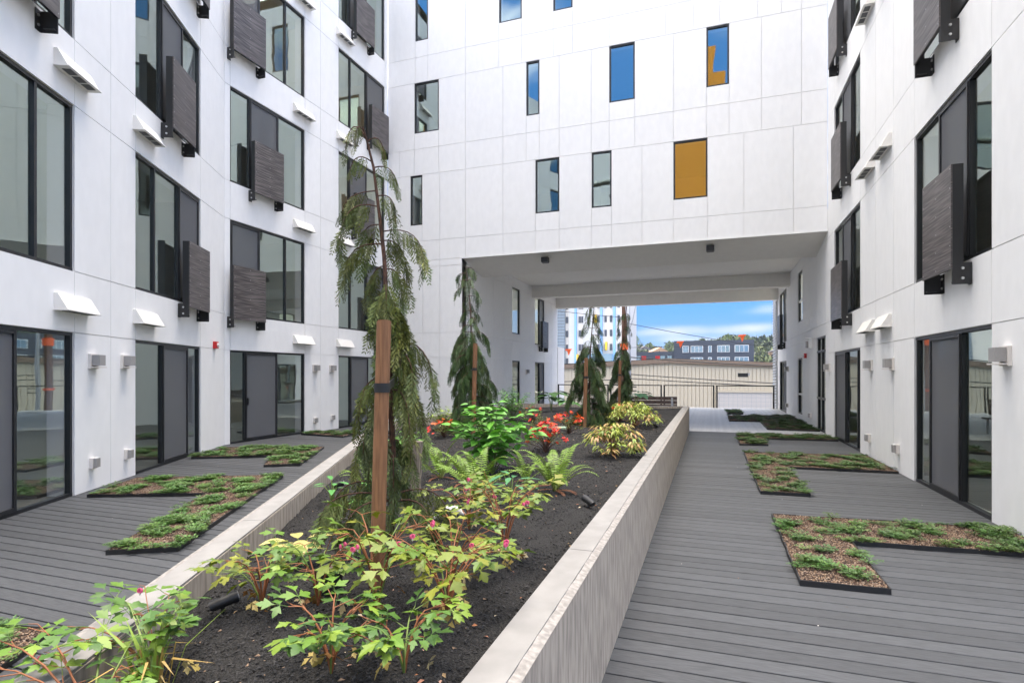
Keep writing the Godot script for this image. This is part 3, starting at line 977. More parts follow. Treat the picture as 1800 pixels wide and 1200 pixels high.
func planter_strip(t: Node3D, outer: Array, inward: Vector2, taper := 0.17) -> void:
	# wall pieces between control joints along a straight run, outer face given
	var a: Vector2 = outer[0]
	var e: Vector2 = outer[1]
	var total := (e - a).length()
	var cnt := maxi(1, int(round(total / 3.4)))
	for k in cnt:
		var p := a.lerp(e, float(k) / cnt)
		var q := a.lerp(e, float(k + 1) / cnt)
		var dir := (q - p).normalized()
		p += dir * 0.003
		q -= dir * 0.003
		var u := Vector3(dir.x, 0, dir.y)
		var inn := Vector3(inward.x, 0, inward.y)
		var l := (q - p).length()
		var o := Vector3(p.x, 0, p.y)
		var top := 0.715
		var seg := part("planter_wall", t)
		var body := MB.new()
		# faces: outer, inner, ends; winding by hand through prism of the profile
		var flip := inn.cross(UP).dot(u) < 0
		var prof := [Vector2(0, -0.05), Vector2(taper, -0.05), Vector2(taper, top - 0.012), Vector2(0, top - 0.012)]
		if flip:
			body.prism(prof, o + u * l, inn, UP, -u, l)
		else:
			body.prism(prof, o, inn, UP, u, l)
		obj("wall_face", body, M.concrete, seg)
		var cap := MB.new()
		var cp := [Vector2(0.036, top - 0.013), Vector2(taper - 0.004, top - 0.013), Vector2(taper - 0.004, top), Vector2(0.038, top)]
		if flip:
			cap.prism(cp, o + u * l, inn, UP, -u, l)
		else:
			cap.prism(cp, o, inn, UP, u, l)
		obj("smooth_top", cap, M.concrete_top, seg)
		var ch := MB.new()
		var n := maxi(4, int(l / 0.06))
		var lip := inn * 0.036
		for i in n:
			var s0 := l * i / n
			var s1 := l * (i + 1) / n
			var h0 := hash_noise(s0 + k * 31.0) * 0.0015
			var h1 := hash_noise(s1 + k * 31.0 if i < n - 1 else s1 + k * 31.0) * 0.0015
			var A := o + u * s0 + UP * (top - 0.0115) - inn * 0.0
			var B := o + u * s1 + UP * (top - 0.0115)
			var C := B + lip * (1.0 + h1 * 40) + UP * (0.009 + h1)
			var D := A + lip * (1.0 + h0 * 40) + UP * (0.009 + h0)
			if flip:
				ch.quad(A, B, C, D)
			else:
				ch.quad(B, A, D, C)
		obj("rough_edge", ch, M.concrete_edge, seg)


func hash_noise(x: float) -> float:
	return sin(x * 37.7) * 0.5 + sin(x * 91.3 + 1.7) * 0.3 + sin(x * 17.1) * 0.2


func soil_y(x: float, z: float) -> float:
	var l := left_edge(z) + 0.18
	var r := right_edge(z) - 0.16
	var f := clampf((x - l) / (r - l), 0, 1)
	return 0.56 + 0.1 * f + 0.05 * sin(PI * f) + 0.015 * sin(x * 3.1 + z * 1.3) + 0.012 * sin(z * 4.7 - x * 2.2)


func planter() -> void:
	var t := thing("concrete_planter", "long raised concrete planter full of shrubs in the middle of the court", "planter")
	planter_strip(t, [Vector2(right_edge(0.6), 0.6), Vector2(right_edge(-17.25), -17.25)], Vector2(-1, 0))
	var dir := Vector2(left_edge(-9.3) - left_edge(0.4), -9.7).normalized()
	planter_strip(t, [Vector2(left_edge(0.4), 0.4), Vector2(left_edge(-9.3), -9.3)], Vector2(-dir.y, dir.x))
	planter_strip(t, [Vector2(-5.994, -9.25), Vector2(-5.994, -17.25)], Vector2(1, 0))
	planter_strip(t, [Vector2(-5.82, -17.25), Vector2(right_edge(-17) - 0.17, -17.25)], Vector2(0, 1))
	planter_strip(t, [Vector2(left_edge(0.4) + 0.1, 0.55), Vector2(right_edge(0.4) - 0.17, 0.55)], Vector2(0, -1))
	# soil
	var mb := MB.new()
	var nz := 150
	var nx := 42
	var rowp := []
	for j in nz + 1:
		var z := 0.5 - 17.6 * pow(float(j) / nz, 1.35)
		var l := left_edge(z) + 0.12
		var r := right_edge(z) - 0.1
		var row := []
		for i in nx + 1:
			var x := lerpf(l, r, float(i) / nx)
			row.append(Vector3(x, soil_y(x, z) + rng.randf_range(-0.008, 0.008), z))
		rowp.append(row)
	for j in nz:
		for i in nx:
			mb.quad(rowp[j][i], rowp[j][i + 1], rowp[j + 1][i + 1], rowp[j + 1][i])
	var s := obj("soil", mb, M.soil, self)
	structure(s)
	s.set_meta("label", "black soil filling the planter")
	# mulch chips
	var chip := MB.new()
	var q := [Vector3(1, 0, 0.3), Vector3(-0.9, 0.1, 0.35), Vector3(0, 0.45, 0), Vector3(0.1, 0.05, -0.5), Vector3(0, -0.3, 0)]
	for f in [[2, 1, 0], [2, 0, 3], [2, 3, 1], [4, 0, 1], [4, 3, 0], [4, 1, 3]]:
		chip.tri(q[f[0]], q[f[1]], q[f[2]])
	var places := []
	var colors := []
	for i in 30000:
		var z := 0.3 - 13.0 * pow(rng.randf(), 1.9)
		var x := lerpf(left_edge(z) + 0.19, right_edge(z) - 0.17, rng.randf())
		var sc := rng.randf_range(0.004, 0.013) * (1.0 + 0.05 * absf(z))
		places.append(Transform3D(Basis.from_euler(Vector3(rng.randf_range(-0.5, 0.5), rng.randf() * TAU, rng.randf_range(-0.5, 0.5))).scaled(Vector3(sc, sc, sc)), Vector3(x, soil_y(x, z) + 0.004, z)))
		var g := rng.randf_range(0.005, 0.04)
		var warm := rng.randf()
		if warm > 0.985:
			colors.append(Color(0.3, 0.2, 0.13))
		else:
			colors.append(Color(g * 1.05, g, g))
	var m := multi("mulch", chip.mesh(), M.chips, places, colors, self)
	m.set_meta("label", "black mulch chips scattered over the planter soil")
	m.set_meta("category", "mulch")
	# fallen petals and dry leaves
	places = []
	colors = []
	var pm := MB.new()
	pm.tri(Vector3(-1, 0, 0), Vector3(0, 0.25, 0.5), Vector3(1, 0.1, 0)); pm.tri(Vector3(-1, 0, 0), Vector3(1, 0.1, 0), Vector3(0.1, 0.3, -0.5))
	for i in 260:
		var z := -0.7 - 9.0 * pow(rng.randf(), 1.6)
		var x := lerpf(left_edge(z) + 0.3, right_edge(z) - 0.2, sqrt(rng.randf()))
		var sc := rng.randf_range(0.005, 0.014)
		places.append(Transform3D(Basis.from_euler(Vector3(rng.randf_range(-0.4, 0.4), rng.randf() * TAU, rng.randf_range(-0.4, 0.4))).scaled(Vector3(sc, sc, sc)), Vector3(x, soil_y(x, z) + 0.012, z)))
		colors.append([Color(0.5, 0.3, 0.22), Color(0.6, 0.5, 0.35), Color(0.3, 0.12, 0.05), Color(0.35, 0.16, 0.1), Color(0.3, 0.2, 0.1)][rng.randi_range(0, 4)])
	m = multi("fallen_leaves", pm.mesh(), M.chips, places, colors, self)
	m.set_meta("label", "dry fallen leaves and petals lying on the planter soil")
	m.set_meta("category", "fallen leaves")


func deck_litter() -> void:
	var pm := MB.new()
	pm.tri(Vector3(-1, 0, 0), Vector3(0, 0.2, 0.5), Vector3(1, 0.05, 0)); pm.tri(Vector3(-1, 0, 0), Vector3(1, 0.05, 0), Vector3(0.1, 0.2, -0.5))
	var places := []
	var colors := []
	for i in 90:
		var z := -2.5 - 13.0 * rng.randf()
		var x := rng.randf_range(right_edge(z) + 0.05, WALL_RIGHT - 0.1) if rng.randf() < 0.6 else rng.randf_range(facade_x(z) + 0.2, left_edge(z) - 0.1)
		var sc := rng.randf_range(0.004, 0.012)
		places.append(Transform3D(Basis(UP, rng.randf() * TAU).scaled(Vector3(sc, sc, sc)), Vector3(x, 0.003, z)))
		colors.append([Color(0.5, 0.45, 0.38), Color(0.2, 0.12, 0.07), Color(0.6, 0.58, 0.55), Color(0.1, 0.07, 0.05)][rng.randi_range(0, 3)])
	var m := multi("deck_litter", pm.mesh(), M.chips, places, colors, self)
	m.set_meta("label", "small dry leaf bits and grit lying on the deck boards")
	m.set_meta("category", "litter")


# ---------------------------------------------------------------- plants
func on_soil(x: float, z: float) -> Vector3:
	return Vector3(x, soil_y(x, z), z)


func fan_leaf(mb: MB, o: Vector3, dir: Vector3, up: Vector3, outline: Array, size: float, fold: float, droop: float) -> void:
	# outline: half profile (along, across) from base to tip; mirrored over the midrib, folded up at the rib
	var side := dir.cross(up).normalized()
	var mid := []
	for p in outline:
		var a: float = p.x
		mid.append(o + dir * a * size - up * droop * a * a * size)
	for sg: float in [-1.0, 1.0]:
		for i in outline.size() - 1:
			var p: Vector2 = outline[i]
			var q: Vector2 = outline[i + 1]
			var P: Vector3 = mid[i] + (side * sg + up * fold) * p.y * size
			var Q: Vector3 = mid[i + 1] + (side * sg + up * fold) * q.y * size
			if sg > 0:
				mb.tri(mid[i], P, Q); mb.tri(mid[i], Q, mid[i + 1])
			else:
				mb.tri(mid[i], Q, P); mb.tri(mid[i], mid[i + 1], Q)


const LANCE := [Vector2(0, 0.01), Vector2(0.2, 0.11), Vector2(0.45, 0.16), Vector2(0.75, 0.09), Vector2(1, 0)]
const OVATE := [Vector2(0, 0.02), Vector2(0.12, 0.17), Vector2(0.3, 0.27), Vector2(0.5, 0.29), Vector2(0.72, 0.2), Vector2(0.88, 0.08), Vector2(1, 0)]
const LOBED := [Vector2(0, 0.012), Vector2(0.16, 0.05), Vector2(0.32, 0.2), Vector2(0.62, 0.4), Vector2(0.54, 0.14), Vector2(0.72, 0.19), Vector2(0.86, 0.11), Vector2(1, 0)]


func ternate(tone: Color, sd: int) -> ArrayMesh:
	# compound leaf of three lobed leaflets, along +x, about one unit long
	var r := RandomNumberGenerator.new()
	r.seed = sd
	var mb := MB.new()
	mb.col = tone * 0.8
	mb.tube([Vector3.ZERO, Vector3(0.2, 0.02, 0), Vector3(0.4, 0.02, 0)], [0.012, 0.01, 0.008], 3, false)
	for k in 3:
		var ang: float = [-1.15, 0.0, 1.15][k] + r.randf_range(-0.15, 0.15)
		var dir := Vector3(cos(ang), r.randf_range(-0.25, 0.15), sin(ang)).normalized()
		var o := Vector3(0.4 if k == 1 else 0.24, 0.02, 0)
		var sz := r.randf_range(0.5, 0.62) if k == 1 else r.randf_range(0.42, 0.54)
		mb.col = tone * r.randf_range(0.85, 1.12)
		var up := (UP + Vector3(0, 0, r.randf_range(-0.3, 0.3))).normalized()
		fan_leaf(mb, o, dir, up, LOBED, sz, r.randf_range(-0.1, 0.3), r.randf_range(0.05, 0.4))
	return mb.mesh()


func leaf_set(key: String, tones: Array, count: int) -> Array:
	if not shared.has(key):
		var l := []
		for i in count:
			l.append(ternate(tones[i % tones.size()], 100 + i))
		shared[key] = l
	return shared[key]


func heart_mesh() -> Mesh:
	if not shared.has("heart"):
		var mb := MB.new()
		mb.col = Color(0.95, 0.14, 0.3)
		for s: float in [-1.0, 1.0]:
			mb.tube([Vector3(0, 0, 0), Vector3(s * 0.006, -0.006, 0), Vector3(s * 0.007, -0.014, 0), Vector3(s * 0.002, -0.022, 0)], [0.002, 0.007, 0.007, 0.002], 6)
		mb.col = Color(0.85, 0.75, 0.72)
		mb.tube([Vector3(0, -0.018, 0), Vector3(0, -0.027, 0), Vector3(0, -0.032, 0)], [0.002, 0.004, 0.001], 5)
		shared.heart = mb.mesh()
	return shared.heart


func bleeding_heart(at: Vector3, label: String, stems: int, height: float, spread: float, tones: String, flowers: int, sd: int, lean := Vector3.ZERO, size := 0.118) -> void:
	var r := RandomNumberGenerator.new()
	r.seed = sd
	var t := thing("bleeding_heart_plant", label, "plant", "bleeding heart plants in the planter", Transform3D(Basis(), at))
	var yellow := [Color(0.19, 0.255, 0.016), Color(0.155, 0.24, 0.02), Color(0.25, 0.27, 0.022), Color(0.115, 0.21, 0.02)]
	var green := [Color(0.14, 0.27, 0.026), Color(0.1, 0.22, 0.026), Color(0.2, 0.31, 0.03), Color(0.07, 0.16, 0.025)]
	var set := leaf_set("ternate_" + tones, yellow if tones == "yellow" else green, 8)
	var dry := leaf_set("ternate_dry", [Color(0.42, 0.32, 0.09), Color(0.3, 0.14, 0.04), Color(0.5, 0.4, 0.2)], 3)
	for k in stems:
		var ang := TAU * (k + r.randf_range(-0.3, 0.3)) / stems
		var out := Vector3(cos(ang), 0, sin(ang))
		var reach := spread * r.randf_range(0.55, 1.0)
		var h := height * r.randf_range(0.65, 1.0)
		var pts := []
		for j in 6:
			var f := j / 5.0
			pts.append(out * reach * pow(f, 1.4) + lean * f * f + UP * h * sin(f * 1.75) / sin(1.57) * 0.98)
		var st := MB.new()
		st.tube(pts, [0.0045, 0.004, 0.0036, 0.003, 0.0022, 0.0014], 5, false)
		var nl := r.randi_range(4, 6)
		for j in nl:
			var f := 0.4 + 0.6 * j / (nl - 1)
			var i := mini(int(f * 5), 4)
			var p: Vector3 = pts[i].lerp(pts[i + 1], f * 5 - i)
			var la := ang + r.randf_range(-1.3, 1.3) + (1.2 if j % 2 == 0 else -1.2) * (1.0 - f * 0.6)
			var ld := Vector3(cos(la), r.randf_range(-0.1, 0.45), sin(la)).normalized()
			var pet := p + ld * r.randf_range(0.02, 0.07)
			st.tube([p, pet], [0.002, 0.0015], 4, false)
			var s := size * r.randf_range(0.75, 1.2)
			var b := Basis(UP, -la).rotated(Vector3(-sin(la), 0, cos(la)), r.randf_range(-0.2, 0.5)).rotated(ld, r.randf_range(-0.45, 0.45))
			inst("leaf", set[r.randi_range(0, set.size() - 1)], M.leaf, t, Transform3D(b.scaled(Vector3(s, s, s)), pet))
		obj("stem", st, M.stem_red if r.randf() < 0.7 else M.stem_green, t)
	for k in 3 + stems / 2:
		var a := r.randf() * TAU
		var p := Vector3(cos(a), 0, sin(a)) * spread * r.randf_range(0.1, 0.5) + UP * r.randf_range(0.02, 0.1)
		var s := size * r.randf_range(0.5, 0.8)
		inst("dry_leaf", dry[r.randi_range(0, 2)], M.leaf, t, Transform3D(Basis.from_euler(Vector3(r.randf_range(-1, 1), r.randf() * TAU, r.randf_range(-1.5, 0))).scaled(Vector3(s, s, s)), p))
	for k in flowers:
		var a := r.randf() * TAU
		var top := Vector3(cos(a), 0, sin(a)) * spread * r.randf_range(0.6, 1.05) + UP * height * r.randf_range(0.75, 1.1)
		var st := MB.new()
		st.tube([Vector3(0, height * 0.5, 0), top * Vector3(0.6, 1, 0.6) + UP * 0.02, top], [0.002, 0.0016, 0.001], 4, false)
		obj("flower_stem", st, M.stem_red, t)
		for j in r.randi_range(1, 2):
			inst("flower", heart_mesh(), M.petal, t, Transform3D(Basis(UP, r.randf() * TAU).scaled(Vector3.ONE * 0.85), top + Vector3(r.randf_range(-0.01, 0.01), -0.012 - j * 0.005, 0.02 * j)))


func frond_mesh(sd: int) -> ArrayMesh:
	# unit long, along +x, arching over; leaflets on both sides
	var r := RandomNumberGenerator.new()
	r.seed = sd
	var mb := MB.new()
	var n := 25
	var at := func(f: float) -> Vector3:
		return Vector3(sin(f * 1.1) / sin(1.1), 0.55 * f - 0.5 * f * f * f, 0.05 * sin(f * 2.0 + sd))
	mb.col = Color(0.2, 0.26, 0.06)
	var path := []
	var rad := []
	for i in 9:
		path.append(at.call(i / 8.0))
		rad.append(0.009 * (1.1 - i / 8.0))
	mb.tube(path, rad, 4, false)
	for i in range(3, n):
		var f := float(i) / n
		var p: Vector3 = at.call(f)
		var d: Vector3 = (at.call(f + 0.02) - p).normalized()
		var ln := 0.115 * sin(PI * pow(f, 0.6)) * r.randf_range(0.9, 1.1) + 0.012
		for s: float in [-1.0, 1.0]:
			var side := d.cross(UP).normalized() * s
			var dir := (side + d * 0.35 + UP * r.randf_range(-0.1, 0.15)).normalized()
			mb.col = Color(0.19, 0.33, 0.03) * r.randf_range(0.75, 1.25)
			var w := d * 0.0125
			var a := p + dir * ln * 0.5 - UP * 0.004
			mb.tri(p - w * 0.6, p + w * 0.8, a + w); mb.tri(p - w * 0.6, a + w, a - w)
			mb.tri(a - w, a + w, p + dir * ln - UP * 0.012)
	return mb.mesh()


func fern(at: Vector3, label: String, count: int, size: float, sd: int) -> void:
	if not shared.has("fronds"):
		shared.fronds = [frond_mesh(1), frond_mesh(2), frond_mesh(3)]
	var r := RandomNumberGenerator.new()
	r.seed = sd
	var t := thing("sword_fern", label, "fern", "sword ferns in the planter", Transform3D(Basis(), at))
	for k in count:
		var a := TAU * (k + r.randf_range(-0.35, 0.35)) / count
		var s := size * r.randf_range(0.7, 1.1)
		var tilt := r.randf_range(0.25, 1.0)
		inst("frond", shared.fronds[k % 3], M.leaf, t, Transform3D((Basis(UP, a) * Basis(Vector3.BACK, tilt)).scaled(Vector3(s, s, s)), Vector3(0, 0.01, 0)))
	for k in 4:
		var a := r.randf() * TAU
		inst("dry_frond", shared.fronds[k % 3], M.stem_red, t, Transform3D((Basis(UP, a) * Basis(Vector3.BACK, -0.35)).scaled(Vector3.ONE * size * 0.45), Vector3(0, 0.02, 0)))


func leaf_mesh(key: String, outline: Array, tone: Color, sd: int) -> Mesh:
	var k := "%s_%d" % [key, sd]
	if not shared.has(k):
		var r := RandomNumberGenerator.new()
		r.seed = sd
		var mb := MB.new()
		mb.col = tone * r.randf_range(0.75, 1.2)
		fan_leaf(mb, Vector3.ZERO, Vector3.RIGHT, UP, outline, 1.0, r.randf_range(0.1, 0.35), r.randf_range(0.1, 0.4))
		shared[k] = mb.mesh()
	return shared[k]


func leafy_shrub(at: Vector3, label: String, w: float, h: float, leaves: int, size: float, tone: Color, sd: int, as_parts: bool) -> void:
	var r := RandomNumberGenerator.new()
	r.seed = sd
	var t := thing("leafy_shrub", label, "shrub", "", Transform3D(Basis(), at))
	var stems := 16
	var all := MB.new()
	var per := leaves / stems
	for k in stems:
		var a := TAU * k / stems * 2.0 + r.randf() * 0.5
		var reach := w * 0.5 * sqrt((k + 0.5) / stems)
		var hh := h * (1.0 - 0.45 * pow(reach / (w * 0.5), 2)) * r.randf_range(0.8, 1.0)
		var tip := Vector3(cos(a) * reach, hh, sin(a) * reach)
		var ctrl := Vector3(tip.x * 0.35, hh * 0.6, tip.z * 0.35)
		var pts := []
		for j in 6:
			var f := j / 5.0
			pts.append(Vector3.ZERO.lerp(ctrl, f).lerp(ctrl.lerp(tip, f), f))
		var st := MB.new()
		st.tube(pts, [0.006, 0.005, 0.0045, 0.004, 0.003, 0.002], 5, false)
		obj("stem", st, M.stem_green, t)
		for j in per:
			var f := 0.3 + 0.72 * pow(float(j) / per, 0.75)
			var i := mini(int(f * 5), 4)
			var p: Vector3 = pts[i].lerp(pts[i + 1], f * 5 - i)
			var la := j * 2.4 + r.randf_range(-0.5, 0.5)
			var ld := Vector3(cos(la), r.randf_range(-0.2, 0.5) - 0.2 * (1 - f), sin(la)).normalized()
			var s := size * r.randf_range(0.65, 1.15) * (1.15 - 0.45 * maxf(f - 0.6, 0))
			var xb := ld
			var zb := xb.cross(UP).normalized()
			var yb := zb.cross(xb).normalized()
			var b := Basis(xb, yb, zb).rotated(xb, r.randf_range(-0.4, 0.4)).scaled(Vector3(s, s, s))
			var q := p + ld * 0.012
			var mesh_id := r.randi_range(0, 4)
			if as_parts:
				inst("leaf", leaf_mesh("shrub_leaf_%s" % str(tone), OVATE, tone, mesh_id), M.leaf, t, Transform3D(b, q))
			else:
				all.col = tone * r.randf_range(0.6, 1.3)
				fan_leaf(all, q, ld, yb, LANCE if size < 0.06 else OVATE, s, 0.2, 0.2)
	if not as_parts:
		stuff(obj("foliage", all, M.leaf, t))


func azalea_flower() -> Array:
	if not shared.has("azalea"):
		var l := []
		for tone in [Color(0.85, 0.06, 0.015), Color(0.9, 0.16, 0.02), Color(0.8, 0.025, 0.02)]:
			var mb := MB.new()
			for k in 5:
				var a := TAU * k / 5
				mb.col = tone * (0.85 + 0.06 * k)
				var d := Vector3(cos(a), 0.55, sin(a)).normalized()
				fan_leaf(mb, Vector3.ZERO, d, Vector3(-cos(a) * 0.5, 0.85, -sin(a) * 0.5).normalized(), [Vector2(0, 0.03), Vector2(0.4, 0.2), Vector2(0.7, 0.27), Vector2(1, 0.06)], 1.0, 0.1, 0.3)
			l.append(mb.mesh())
		shared.azalea = l
	return shared.azalea


func azalea(at: Vector3, label: String, w: float, h: float, flowers: int, sd: int, bloom := 0.04) -> void:
	var r := RandomNumberGenerator.new()
	r.seed = sd
	var t := thing("azalea_bush", label, "azalea", "flowering azaleas in the planter", Transform3D(Basis(), at))
	var st := MB.new()
	var fo := MB.new()
	for k in 26:
		var a := r.randf() * TAU
		var e := pow(r.randf(), 0.6)
		var tip := Vector3(cos(a) * e * w / 2, h * (0.2 + 0.75 * sqrt(1 - e * e)) * r.randf_range(0.8, 1.0), sin(a) * e * w / 2)
		st.tube([Vector3.ZERO, tip * Vector3(0.3, 0.5, 0.3), tip], [0.006, 0.004, 0.0015], 4, false)
		for j in 15:
			var p := tip * r.randf_range(0.6, 1.0) + Vector3(r.randf_range(-0.04, 0.04), r.randf_range(-0.03, 0.02), r.randf_range(-0.04, 0.04))
			fo.col = Color(0.25, 0.27, 0.04).lerp(Color(0.07, 0.13, 0.02), r.randf()) * r.randf_range(0.7, 1.2)
			var la := r.randf() * TAU
			fan_leaf(fo, p, Vector3(cos(la), r.randf_range(0, 0.8), sin(la)).normalized(), UP, LANCE, r.randf_range(0.03, 0.05), 0.2, 0.2)
	obj("stem", st, M.bark, t)
	stuff(obj("foliage", fo, M.leaf, t))
	var fl := azalea_flower()
	for k in flowers:
		var a := r.randf() * TAU
		var e := sqrt(r.randf())
		var p := Vector3(cos(a) * e * w / 2, h * (0.3 + 0.72 * sqrt(1 - e * e)) * r.randf_range(0.8, 1.05), sin(a) * e * w / 2)
		var s := bloom * r.randf_range(0.75, 1.2)
		inst("flower", fl[r.randi_range(0, 2)], M.petal, t, Transform3D(Basis.from_euler(Vector3(r.randf_range(-0.8, 0.8), r.randf() * TAU, r.randf_range(-0.8, 0.8))).scaled(Vector3(s, s, s)), p))


func nandina(at: Vector3, label: String, w: float, h: float, sprays: int, sd: int) -> void:
	var r := RandomNumberGenerator.new()
	r.seed = sd
	var t := thing("nandina_shrub", label, "shrub", "yellow green nandina shrubs in the planter", Transform3D(Basis(), at))
	for k in sprays:
		var a := r.randf() * TAU
		var e := sqrt(r.randf())
		var tip := Vector3(cos(a) * e * w * 0.42, h * (0.12 + 0.82 * sqrt(1.0 - e * e)) * r.randf_range(0.75, 1.0), sin(a) * e * w * 0.42)
		var st := MB.new()
		var fo := MB.new()
		st.tube([Vector3.ZERO, tip * Vector3(0.4, 0.7, 0.4), tip], [0.004, 0.003, 0.0015], 4, false)
		var pink := r.randf() < 0.33
		for j in 26:
			var la := r.randf() * TAU
			var p := tip + Vector3(cos(la), 0, sin(la)) * r.randf_range(0.0, 0.09) + UP * r.randf_range(-0.05, 0.03)
			var c := Color(0.42, 0.5, 0.06).lerp(Color(0.16, 0.28, 0.04), r.randf() * 0.8)
			if pink:
				c = Color(0.6, 0.28, 0.12).lerp(Color(0.5, 0.46, 0.14), r.randf())
			fo.col = c * r.randf_range(0.75, 1.15)
			var dir := Vector3(cos(la), r.randf_range(-0.55, 0.25), sin(la)).normalized()
			fan_leaf(fo, p, dir, UP, LANCE, r.randf_range(0.055, 0.085), 0.15, 0.5)
		var stem := obj("stem", st, M.stem_red, t)
		stuff(obj("foliage", fo, M.leaf, stem))


func broad_leaf_plant(called: String, at: Vector3, label: String, cat: String, count: int, size: float, h: float, tone: Color, outline: Array, sd: int, white_flowers := 0) -> void:
	var r := RandomNumberGenerator.new()
	r.seed = sd
	var t := thing(called, label, cat, "", Transform3D(Basis(), at))
	for k in count:
		var a := TAU * k / count + r.randf_range(-0.3, 0.3)
		var d := Vector3(cos(a), 0, sin(a))
		var top := d * size * r.randf_range(0.15, 0.5) + UP * h * r.randf_range(0.6, 1.0)
		var st := MB.new()
		st.tube([Vector3.ZERO, top * Vector3(0.4, 0.7, 0.4), top], [0.005, 0.004, 0.003], 5, false)
		obj("stem", st, M.stem_green, t)
		var xb := (d + UP * r.randf_range(-0.15, 0.3)).normalized()
		var zb := xb.cross(UP).normalized()
		var b := Basis(xb, zb.cross(xb), zb).scaled(Vector3.ONE * size * r.randf_range(0.75, 1.1))
		inst("leaf", leaf_mesh(called + str(tone), outline, tone, r.randi_range(0, 3)), M.leaf, t, Transform3D(b, top))
	for k in white_flowers:
		var mb := MB.new()
		for j in 14:
			mb.col = Color(0.75, 0.75, 0.72)
			fan_leaf(mb, Vector3.ZERO, Vector3(r.randf_range(-1, 1), r.randf(), r.randf_range(-1, 1)).normalized(), UP, LANCE, 0.07, 0.2, 0.2)
		var a := r.randf() * TAU
		obj("flower", mb, M.petal, t, Transform3D(Basis(), Vector3(cos(a) * size, h * 0.9, sin(a) * size)))


func grass_clump(at: Vector3, label: String, count: int, h: float, sd: int) -> void:
	var r := RandomNumberGenerator.new()
	r.seed = sd
	var t := thing("grass_clump", label, "grass clump", "", Transform3D(Basis(), at))
	for k in count:
		var a := r.randf() * TAU
		var d := Vector3(cos(a), 0, sin(a))
		var mb := MB.new()
		var dry := r.randf() < 0.45
		mb.col = (Color(0.45, 0.3, 0.08) if dry else Color(0.26, 0.38, 0.06)) * r.randf_range(0.7, 1.2)
		var hh := h * r.randf_range(0.4, 1.0)
		var lean := r.randf_range(0.2, 0.9) * hh
		var w := d.cross(UP) * r.randf_range(0.003, 0.007)
		var p0 := d * r.randf_range(0, 0.05)
		var p1 := p0 + UP * hh * 0.6 + d * lean * 0.3
		var p2 := p0 + UP * hh * (0.95 if not dry else 0.5) + d * lean
		mb.quad(p0 - w, p0 + w, p1 + w, p1 - w)
		mb.tri(p1 - w, p1 + w, p2)
		obj("blade", mb, M.leaf, t)


# ---------------------------------------------------------------- weeping cypress
func spray_shape(sd: int) -> MB:
	var r := RandomNumberGenerator.new()
	r.seed = sd
	var mb := MB.new()
	# unit long along +x in the x-z plane: rachis with scaly side twigs
	mb.col = Color(0.8, 0.75, 0.5)
	mb.tri(Vector3(0, 0, -0.012), Vector3(0, 0, 0.012), Vector3(1, 0, 0))
	var n := 8
	for i in n:
		var f := (i + 0.5) / n
		for s: float in [-1.0, 1.0]:
			var ln: float = 0.34 * (0.35 + 0.65 * sin(PI * clampf(f + 0.12, 0, 1))) * r.randf_range(0.7, 1.15)
			var d := Vector3(0.86, r.randf_range(-0.25, 0.25), s * 0.62).normalized()
			var p := Vector3(f * 0.92, 0, 0)
			var w := Vector3(-d.z, 0, d.x) * 0.021
			mb.col = Color(1, 1, 1) * r.randf_range(0.7, 1.25)
			var m := p + d * ln * 0.55
			mb.tri(p, m + w, p + d * ln); mb.tri(p, p + d * ln, m - w)
			# side twiglets
			for q in [0.35, 0.65]:
				var e: Vector3 = p + d * ln * q
				for s2: float in [-1.0, 1.0]:
					var d2 := d.rotated(UP, s2 * 0.6)
					var l2: float = ln * 0.36 * r.randf_range(0.7, 1.1)
					var w2 := Vector3(-d2.z, 0, d2.x) * 0.013
					mb.tri(e - w2, e + w2, e + d2 * l2)
	return mb


func cypress_branch(t: Node3D, p0: Vector3, dir: Vector3, reach: float, rise: float, drop: float, dense: float, len: float, tone: Color, r: RandomNumberGenerator, thick := 0.006) -> void:
	var pts := []
	var rad := []
	var n := 9
	var wob := r.randf_range(-0.3, 0.3)
	for i in n:
		var f := float(i) / (n - 1)
		var d := dir.rotated(UP, wob * f)
		pts.append(p0 + d * reach * (1.0 - pow(1.0 - f, 2.0)) + UP * (rise * 4.0 * f * (1.0 - f) * (1.0 - 0.5 * f) - drop * 0.62 * pow(f, 2.2)))
		rad.append(lerpf(thick, 0.0015, f))
	var wood := MB.new()
	wood.tube(pts, rad, 5, false)
	var b := obj("branch", wood, M.bark, t)
	var fo := MB.new()
	var length := 0.0
	for i in n - 1:
		length += (pts[i + 1] - pts[i]).length()
	var cnt := int(length * dense * 0.62)
	for k in cnt:
		var f := 0.08 + 0.92 * (k + r.randf()) / cnt
		var i := mini(int(f * (n - 1)), n - 2)
		var p: Vector3 = pts[i].lerp(pts[i + 1], f * (n - 1) - i)
		var tan: Vector3 = (pts[i + 1] - pts[i]).normalized()
		var side := dir.cross(UP).normalized() * r.randf_range(-0.5, 0.5)
		var x := (tan * 0.25 + Vector3.DOWN * r.randf_range(0.8, 1.3) + side + dir * r.randf_range(-0.25, 0.35)).normalized()
		var z := x.cross(Vector3(r.randf_range(-1, 1), 0.2, r.randf_range(-1, 1))).normalized()
		var s := len * r.randf_range(0.6, 1.5) * (1.05 - 0.25 * f)
		var bs := Basis(x, z.cross(x), z).scaled(Vector3(s, s, s * r.randf_range(0.75, 1.1)))
		var c := tone * r.randf_range(0.6, 1.3)
		c.r *= r.randf_range(0.85, 1.25)
		fo.append(shared.sprays[r.randi_range(0, 2)], Transform3D(bs, p), c)
	if cnt > 0:
		stuff(obj("foliage", fo, M.needle, b))


